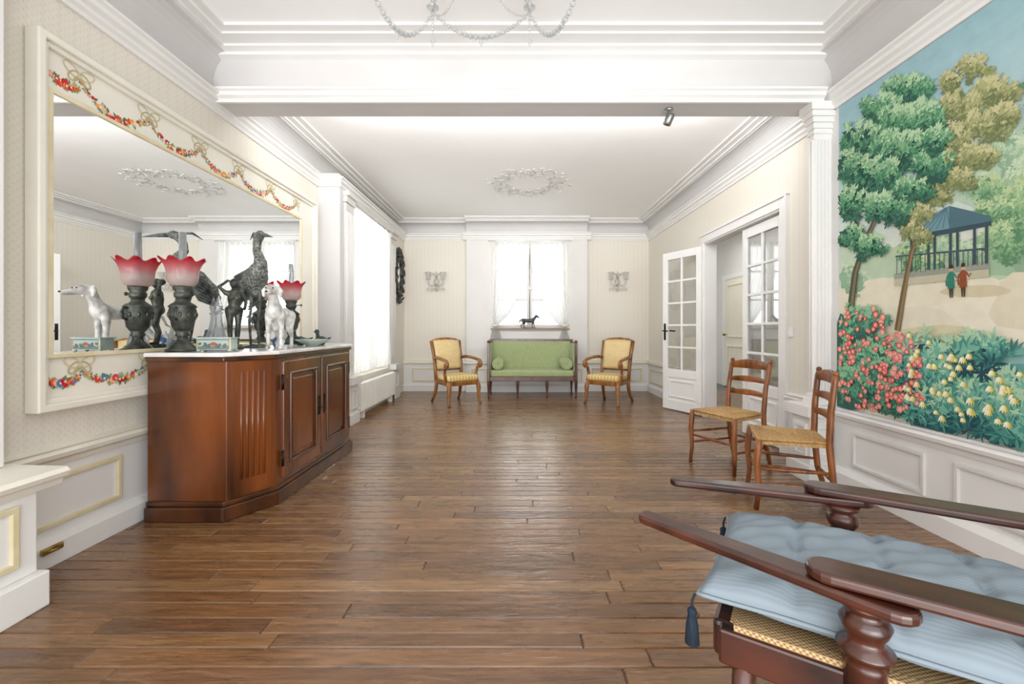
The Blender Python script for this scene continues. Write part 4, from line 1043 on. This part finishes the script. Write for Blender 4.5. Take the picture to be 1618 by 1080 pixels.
# ------------------------------------------------------------------ armchairs
def armchair(x, y, fx, fy, lab):
    e = thing('armchair', (x, y, 0), face(fx, fy), lab, 'armchair', 'yellow armchairs beside the settee')
    m = MB(); m.prism([(-.265, -.25), (.265, -.25), (.225, .22), (-.225, .22)], .285, .345); m.build('seat_rail', M['honey'], e, .008)
    m = MB(); m.prism([(-.258, -.245), (.258, -.245), (.215, .20), (-.215, .20)], .34, .435); m.build('seat', M['yellow'], e, .04, seg=4)
    for s in (-1, 1):
        m = MB(); m.tube([(s*.238, -.225, .34), (s*.245, -.255, .25), (s*.248, -.25, .14), (s*.255, -.255, .05), (s*.26, -.285, 0)], [.032, .034, .024, .019, .022], 10); m.build('leg', M['honey'], e)
        m = MB(); m.tube([(s*.21, .21, .34), (s*.21, .23, .2), (s*.22, .27, .09), (s*.23, .33, 0)], [.028, .026, .022, .02], 10); m.build('leg', M['honey'], e)
        m = MB(); m.tube([(s*.215, .215, .32), (s*.225, .225, .5), (s*.235, .265, .72), (s*.245, .33, .92)], [.026, .024, .023, .024], 10); m.build('back_post', M['honey'], e)
        pts = [(s*.23, .25, .665), (s*.255, .14, .68), (s*.27, 0, .675), (s*.275, -.12, .66), (s*.277, -.215, .645)]
        cxx, czz = -.215, .585
        for i in range(1, 15):
            a = PI/2+i*.46; r = .06*(1-i/19); pts.append((s*.278, cxx-0+r*math.cos(a), czz+r*math.sin(a)))
        m = MB(); m.tube(pts, [.024]*5+[.026-.0007*i for i in range(14)], 10); m.sph((s*.278, cxx, czz), (.03, .03, .03)); m.build('armrest', M['honey'], e)
        m = MB(); m.tube([(s*.25, -.20, .33), (s*.262, -.15, .44), (s*.27, -.17, .53), (s*.276, -.215, .56)], [.028, .022, .022, .026], 10); m.build('arm_support', M['honey'], e)
    m = MB(); m.tube([(-.25, .325, .905), (-.15, .338, .935), (0, .345, .945), (.15, .338, .935), (.25, .325, .905)], [.024, .03, .034, .03, .024], 10); m.build('top_rail', M['honey'], e)
    m = MB(); m.tube([(-.22, .232, .49), (.22, .232, .49)], .02, 8); m.build('lower_rail', M['honey'], e)
    m = MB(); m.grid(lambda u, v: ((u-.5)*(.40+.03*v), .222+.04*v+.062*v*v-.025*math.sin(PI*u)*math.sin(PI*v), .50+.42*v+.012*math.sin(PI*u)*v), 10, 10); m.build('backrest', M['tan'], e, solid=.045)
armchair(-.90, 6.45, .6, -.8, 'yellow upholstered scroll-arm armchair left of the settee')
armchair(1.40, 6.45, -.6, -.8, 'yellow upholstered scroll-arm armchair right of the settee')

# ------------------------------------------------------------------ rush chairs
def rush_chair(x, y, fx, fy, lab, lean=1):
    e = thing('rush_seat_chair', (x, y, 0), face(fx, fy), lab, 'chair', 'rush seated ladder-back chairs')
    fw, rw, d = .205, .165, .185; zs = .415
    m = MB(); nr = 14
    def corner(k):
        q = 1-k/nr
        z = zs+.012-.012*(1-q)**2+.004*math.sin(q*3)
        return [(-fw*q, -d*q, z), (fw*q, -d*q, z), (rw*q, d*q, z), (-rw*q, d*q, z)]
    for k in range(nr):
        c = corner(k); m.tube(c+[c[0]], .0085, 6)
    m.prism([(-fw, -d), (fw, -d), (rw, d), (-rw, d)], zs-.018, zs+.004)
    m.build('seat', M['rush'], e)
    L = lean
    for s in (-1, 1):
        m = MB(); m.tube([(s*fw, -d, zs+.012), (s*fw, -d-.004, zs-.05), (s*(fw+.004), -d-.012, .28), (s*(fw+.002), -d-.002, .12), (s*(fw+.006), -d-.015, 0)], [.019, .021, .02, .015, .014], 10); m.build('leg', M['chairwood'], e)
        m = MB(); m.tube([(s*(rw+.004), d+.075, 0), (s*rw, d+.02, .2), (s*rw, d, .42), (s*(rw+.005), d+.02*L, .62), (s*(rw+.012), d+.07*L, .80), (s*(rw+.010), d+.085*L, .835)], [.014, .018, .02, .019, .017, .012], 10); m.sph((s*(rw+.01), d+.085*L, .838), .017); m.build('leg', M['chairwood'], e)
    def slat(z0, h, yb, arch, th=.011):
        mm = MB(); vs = []
        n = 12
        for i in range(n+1):
            t = i/n*2-1; xx = t*(rw+.005); yy = yb+.022*(1-t*t)
            up = h*(.5+.5*(1-t*t)) if arch else h*.5; dn = h*.3 if arch else h*.5
            for (o, z) in ((-th, z0-dn), (th, z0-dn), (th, z0+up), (-th, z0+up)): vs.append((xx, yy+o, z))
        fs = []
        for i in range(n):
            for j in range(4): fs.append((i*4+j, i*4+(j+1) % 4, (i+1)*4+(j+1) % 4, (i+1)*4+j))
        fs += [(0, 1, 2, 3), (n*4+3, n*4+2, n*4+1, n*4)]
        mm.add(vs, fs, True); return mm
    slat(.79, .06, d+.065*L, True).build('top_rail', M['chairwood'], e, .003)
    slat(.675, .038, d+.032*L, True).build('slat', M['chairwood'], e, .003)
    slat(.565, .036, d+.012*L, True).build('slat', M['chairwood'], e, .003)
    for (p, q) in (((-fw, -d, .22), (fw, -d, .22)), ((-fw, -d, .16), (-rw, d+.03, .16)), ((-fw, -d, .25), (-rw, d+.01, .25)), ((fw, -d, .16), (rw, d+.03, .16)), ((fw, -d, .25), (rw, d+.01, .25)), ((-rw, d+.02, .2), (rw, d+.02, .2))):
        p = Vector(p); q = Vector(q); m = MB(); m.tube([p, p.lerp(q, .3), p.lerp(q, .5), p.lerp(q, .7), q], [.008, .011, .012, .011, .008], 8); m.build('stretcher', M['chairwood'], e)
rush_chair(1.735, 3.50, -.91, -.40, 'rush-seated wooden chair nearer the glazed doors', .8)
rush_chair(1.735, 2.755, -.93, .37, 'rush-seated wooden chair nearer the mural and blue cushion', .35)

# ------------------------------------------------------------------ planter chair
PO = Vector((.575, 1.20, 0)); prz = face(-.834, .552)
e = thing('planter_chair', PO, prz, 'long-armed mahogany planter chair with caned seat at lower right', 'lounge chair')
def plank(mb, p, q, w, z0, z1, w1=None):
    p = Vector((p[0], p[1])); q = Vector((q[0], q[1])); d = (q-p).normalized(); nn = Vector((-d.y, d.x)); w1 = w1 or w
    prof = []
    for i in range(9):
        a = PI/2+PI*i/8; prof.append((p + d*(w/2)*(1+math.cos(a)) + nn*(w/2)*math.sin(a)))
    for i in range(9):
        a = -PI/2+PI*i/8; prof.append((q - d*(w1/2)*(1-math.cos(a)) + nn*(w1/2)*math.sin(a)))
    mb.prism([(v.x, v.y) for v in prof], z0, z1)
for s in (-1, 1):
    m = MB(); plank(m, (s*.268, .19), (s*.275, 1.15), .082, .612, .634); m.build('armrest', M['mahogany'], e, .007, seg=3)
    m = MB(); plank(m, (s*.160, -.18), (s*.305, .36), .05, .585, .609, .075); m.build('leg_rest', M['mahogany'], e, .008, seg=3)
    m = MB(Matrix.Translation((s*.268, .285, 0)))
    m.lathe([(.001, 0), (.02, 0), (.022, .03), (.016, .05), (.026, .14), (.03, .2), (.02, .24), (.034, .26), (.034, .46), (.036, .47), (.03, .478), (.044, .487), (.046, .497), (.032, .507), (.028, .517), (.037, .53), (.042, .545), (.034, .558), (.026, .566), (.040, .574), (.042, .585), (.001, .586)], n=24)
    m.build('post', M['mahogany'], e)
    m = MB(); m.box(s*.255-.018, s*.255+.018, .03, 1.0, .36, .437); m.build('side_rail', M['mahogany'], e, .006)
    m = MB(); m.box(s*.252-.012, s*.252+.012, .06, .95, .43, .450); m.build('cane_edge', M['cane'], e)
    m = MB(); m.tube([(s*.25, .08, .38), (s*.25, .07, .2), (s*.25, .05, 0)], [.024, .02, .014], 10); m.build('leg', M['mahogany'], e)
    m = MB(); m.tube([(s*.25, .85, .40), (s*.25, .95, .2), (s*.25, 1.08, 0)], [.026, .024, .02], 10); m.build('leg', M['mahogany'], e)
    m = MB(); m.tube([(s*.25, .72, .40), (s*.25, 1.0, .66), (s*.25, 1.25, 1.02)], [.024, .024, .022], 10); m.build('back_post', M['mahogany'], e)
m = MB(); m.box(-.25, .25, .015, .06, .36, .44); m.build('cross_rail', M['mahogany'], e, .01)
m = MB(); m.box(-.25, .25, .95, 1.0, .36, .43); m.build('cross_rail', M['mahogany'], e, .01)
m = MB(); m.tube([(-.27, 1.25, 1.02), (0, 1.27, 1.05), (.27, 1.25, 1.02)], [.024, .03, .024], 10); m.build('top_rail', M['mahogany'], e)
m = MB(); m.box(-.24, .24, .05, .95, .432, .442); m.build('cane_seat', M['cane'], e)
m = MB(); m.grid(lambda u, v: ((u-.5)*.46, .74+.5*v, .44+.55*v), 6, 6); m.build('cane_back', M['cane'], e, solid=.008)
# cushion
co = thing('seat_cushion', (PO.x, PO.y, .452), prz, 'long grey-blue quilted cushion with navy tassels on the planter chair', 'cushion')
def cush(sgn):
    def f(u, v):
        a = u*2-1; b = v*2-1
        x = -.014+a*.246; y = .0+.69*v
        ed = max(0, 1-abs(a)**3.6)*max(0, 1-abs(b)**8); ed = ed**.42
        q = abs(math.sin(v*PI*4)); tuft = math.exp(-(math.sin(PI*1.5*a)/.35)**2)
        seam = .011*math.exp(-(q/.26)**2)+.020*math.exp(-(q/.24)**2)*tuft
        ru = .004*math.sin(a*7+b*5)+.003*math.sin(a*13-b*11)+.003*math.sin(a*23+b*19)
        z = .038+(sgn*((.060 if sgn > 0 else .036)*ed-(seam*ed if sgn > 0 else 0)))+ru*ed
        z -= .008*max(0, -b-.6)*2.0*abs(a)
        z -= .008*abs(a)**6
        if b < -.9: y -= .02*abs(a)**3
        return (x, y, z)
    return f
m = MB(); m.grid(cush(1), 54, 96); m.grid(cush(-1), 54, 96); m.build('cover', M['cushion'], co)
def cush2(sgn):
    def f(u, v):
        a = u*2-1; b = v*2-1; ed = (max(0, 1-abs(a)**5)*max(0, 1-abs(b)**7))**.45
        nx = sgn*.042*ed
        return (-.014+a*.24, .70+.46*v-nx*.7, .05+.50*v+nx*.7)
    return f
m = MB(); m.grid(cush2(1), 30, 30); m.grid(cush2(-1), 30, 30); m.build('back_section', M['cushion'], co)
f1 = cush(1)
m = MB(); m.tube([f1(0, i/40) for i in range(40, -1, -1)]+[f1(i/30, 0) for i in range(1, 31)]+[f1(1, i/40) for i in range(1, 41)], .005, 6); m.build('piping', M['cushion'], co)
for s in (-1, 1):
    x, y = -.014+s*.249, -.026
    m = MB(); m.tube([(x, y, .022), (x, y-.006, .004), (x, y-.006, -.02)], .003, 6); m.sph((x, y-.006, -.022), (.011, .011, .012)); m.tube([(x, y-.006, -.028), (x, y-.006, -.05), (x, y-.006, -.095)], [.009, .014, .017], 10); m.build('tassel', M['navy'], co)

# ------------------------------------------------------------------ horse figurine on sill
q = at(835, 520, 7.54)
e = thing('horse_figurine', (q.x, 7.54, WBB+.001), 0, 'small dark bronze horse figurine on the window sill', 'figurine')
m = MB()
m.limb([(-.09, 0, .135), (0, 0, .128), (.075, 0, .138)], [.036, .032, .036]); m.limb([(.085, 0, .15), (.12, 0, .19), (.135, 0, .215)], [.03, .021, .018]); m.limb([(.135, 0, .215), (.185, 0, .185)], [.019, .011])
for sg in (-1, 1): m.limb([(.13, sg*.01, .225), (.128, sg*.012, .243)], [.006, .003])
for (sy, fx, hx) in ((1, .02, -.03), (-1, -.01, .02)):
    m.limb([(.075, sy*.02, .12), (.08+fx, sy*.02, .07), (.075+fx*1.2, sy*.02, .035), (.08+fx*1.3, sy*.02, .008)], [.018, .010, .008, .009])
    m.limb([(-.09, sy*.02, .125), (-.075+hx*.5, sy*.02, .08), (-.105+hx, sy*.02, .05), (-.095+hx, sy*.02, .008)], [.026, .014, .008, .009])
m.limb([(-.12, 0, .15), (-.15, 0, .13), (-.16, 0, .08)], [.010, .012, .005])
m.build('body', M['bronze'], e, remesh=.005)
m = MB(); m.box(-.13, .13, -.03, .03, 0, .008); m.build('base', M['bronze'], e, .003)

# ------------------------------------------------------------------ switches and outlets
def plate(px, py, X, lab, name, cat, sg=-1):
    Y = abs(X)*F/abs(px-CX); z = H+(CY-py)*Y/F
    e = thing(name, (X, Y, z), 0, lab, cat)
    a, b = sorted((0, sg*.01)); m = MB(); m.box(a, b, -.04, .04, -.04, .04); m.build('plate', M['plastic'], e, .004)
    m = MB(); a, b = sorted((sg*.008, sg*.015))
    if cat == 'switch': m.box(a, b, -.02, .02, -.025, .025); m.build('rocker', M['plastic'], e, .003)
    else: m.sph((sg*.010, 0, 0), (.004, .026, .026)); m.build('socket', M['frieze'], e)
plate(1250, 525, XRF, 'white light switch between door casing and pilaster', 'light_switch', 'switch')
plate(1545, 852, XR-.012, 'white outlet low on the panelling under the mural', 'power_outlet', 'outlet')
e = thing('brass_catch', (XL+.046, 1.99, .085), 0, 'small brass catch on the left baseboard', 'catch')
m = MB(); m.box(0, .02, -.045, .045, -.014, .014); m.build('plate', M['brass'], e, .005)
m = MB(); m.tube([(.018, -.03, 0), (.03, 0, 0), (.018, .03, 0)], .006, 8); m.build('bar', M['brass'], e)

# ------------------------------------------------------------------ lights
def area(name, loc, rot, sx, sy, p, col=(1, 1, 1)):
    l = bpy.data.lights.new(name, 'AREA'); l.shape = 'RECTANGLE'; l.size = sx; l.size_y = sy; l.energy = p; l.color = col
    o = bpy.data.objects.new(name, l); C.objects.link(o); o.location = loc; o.rotation_euler = rot
area('left_window_light', (-2.75, 5.97, 1.7), (0, -PI/2, 0), 2.4, 2.2, 66, (1, 1, 1))
area('back_window_light', (.25, 8.35, 1.95), (-PI/2, 0, 0), 1.6, 1.8, 36, (1, 1, 1))
area('rear_fill_light', (0, -1.5, 1.5), (PI/2+.08, 0, 0), 4.0, 2.4, 64, (1, 1, 1))  # added fill behind the camera; no window is modelled there
area('near_upward_fill', (0, -.7, .35), (PI/2+.75, 0, 0), 3.0, 1.0, 38, (1, 1, 1))  # added fill aimed up at beam soffit and ceiling, no fixture there
area('far_ceiling_fill', (.1, 3.36, 2.88), (PI/2+.10, 0, 0), 3.4, .18, 56, (1, 1, 1))  # added strip hidden behind the beam to brighten the far bay
area('hall_fill_light', (3.3, 6.5, 2.75), (0, 0, 0), .8, 3, 26, (1, .99, .97))  # added to whiten the hall beyond the doors, no known lamp
sl = bpy.data.lights.new('rear_bounce_fill', 'SUN'); sl.energy = 2.1; sl.angle = math.radians(40)  # added fill rising through the open rear, stands in for bounced light
so = bpy.data.objects.new('rear_bounce_fill', sl); C.objects.link(so); so.rotation_euler = (PI/2+.28, 0, 0); so.location = (0, -4, 1)
w = bpy.data.worlds.new('World'); SC.world = w; w.use_nodes = True
t = w.node_tree; bg = t.nodes['Background']; bg.inputs[0].default_value = (.98, .99, 1, 1); bg.inputs[1].default_value = 1.2

# ------------------------------------------------------------------ camera
cd = bpy.data.cameras.new('camera'); cam = bpy.data.objects.new('camera', cd); C.objects.link(cam)
cam.location = (0, 0, H); cam.rotation_euler = (PI/2, 0, 0)
cd.sensor_width = 36; cd.sensor_fit = 'HORIZONTAL'; cd.lens = F/1618*36
cd.shift_x = -(CX-809)/1618; cd.shift_y = -(540-CY)/1618; cd.clip_start = .02
SC.camera = cam
try:
    SC.view_settings.view_transform = 'Standard'; SC.view_settings.look = 'None'
except Exception: pass
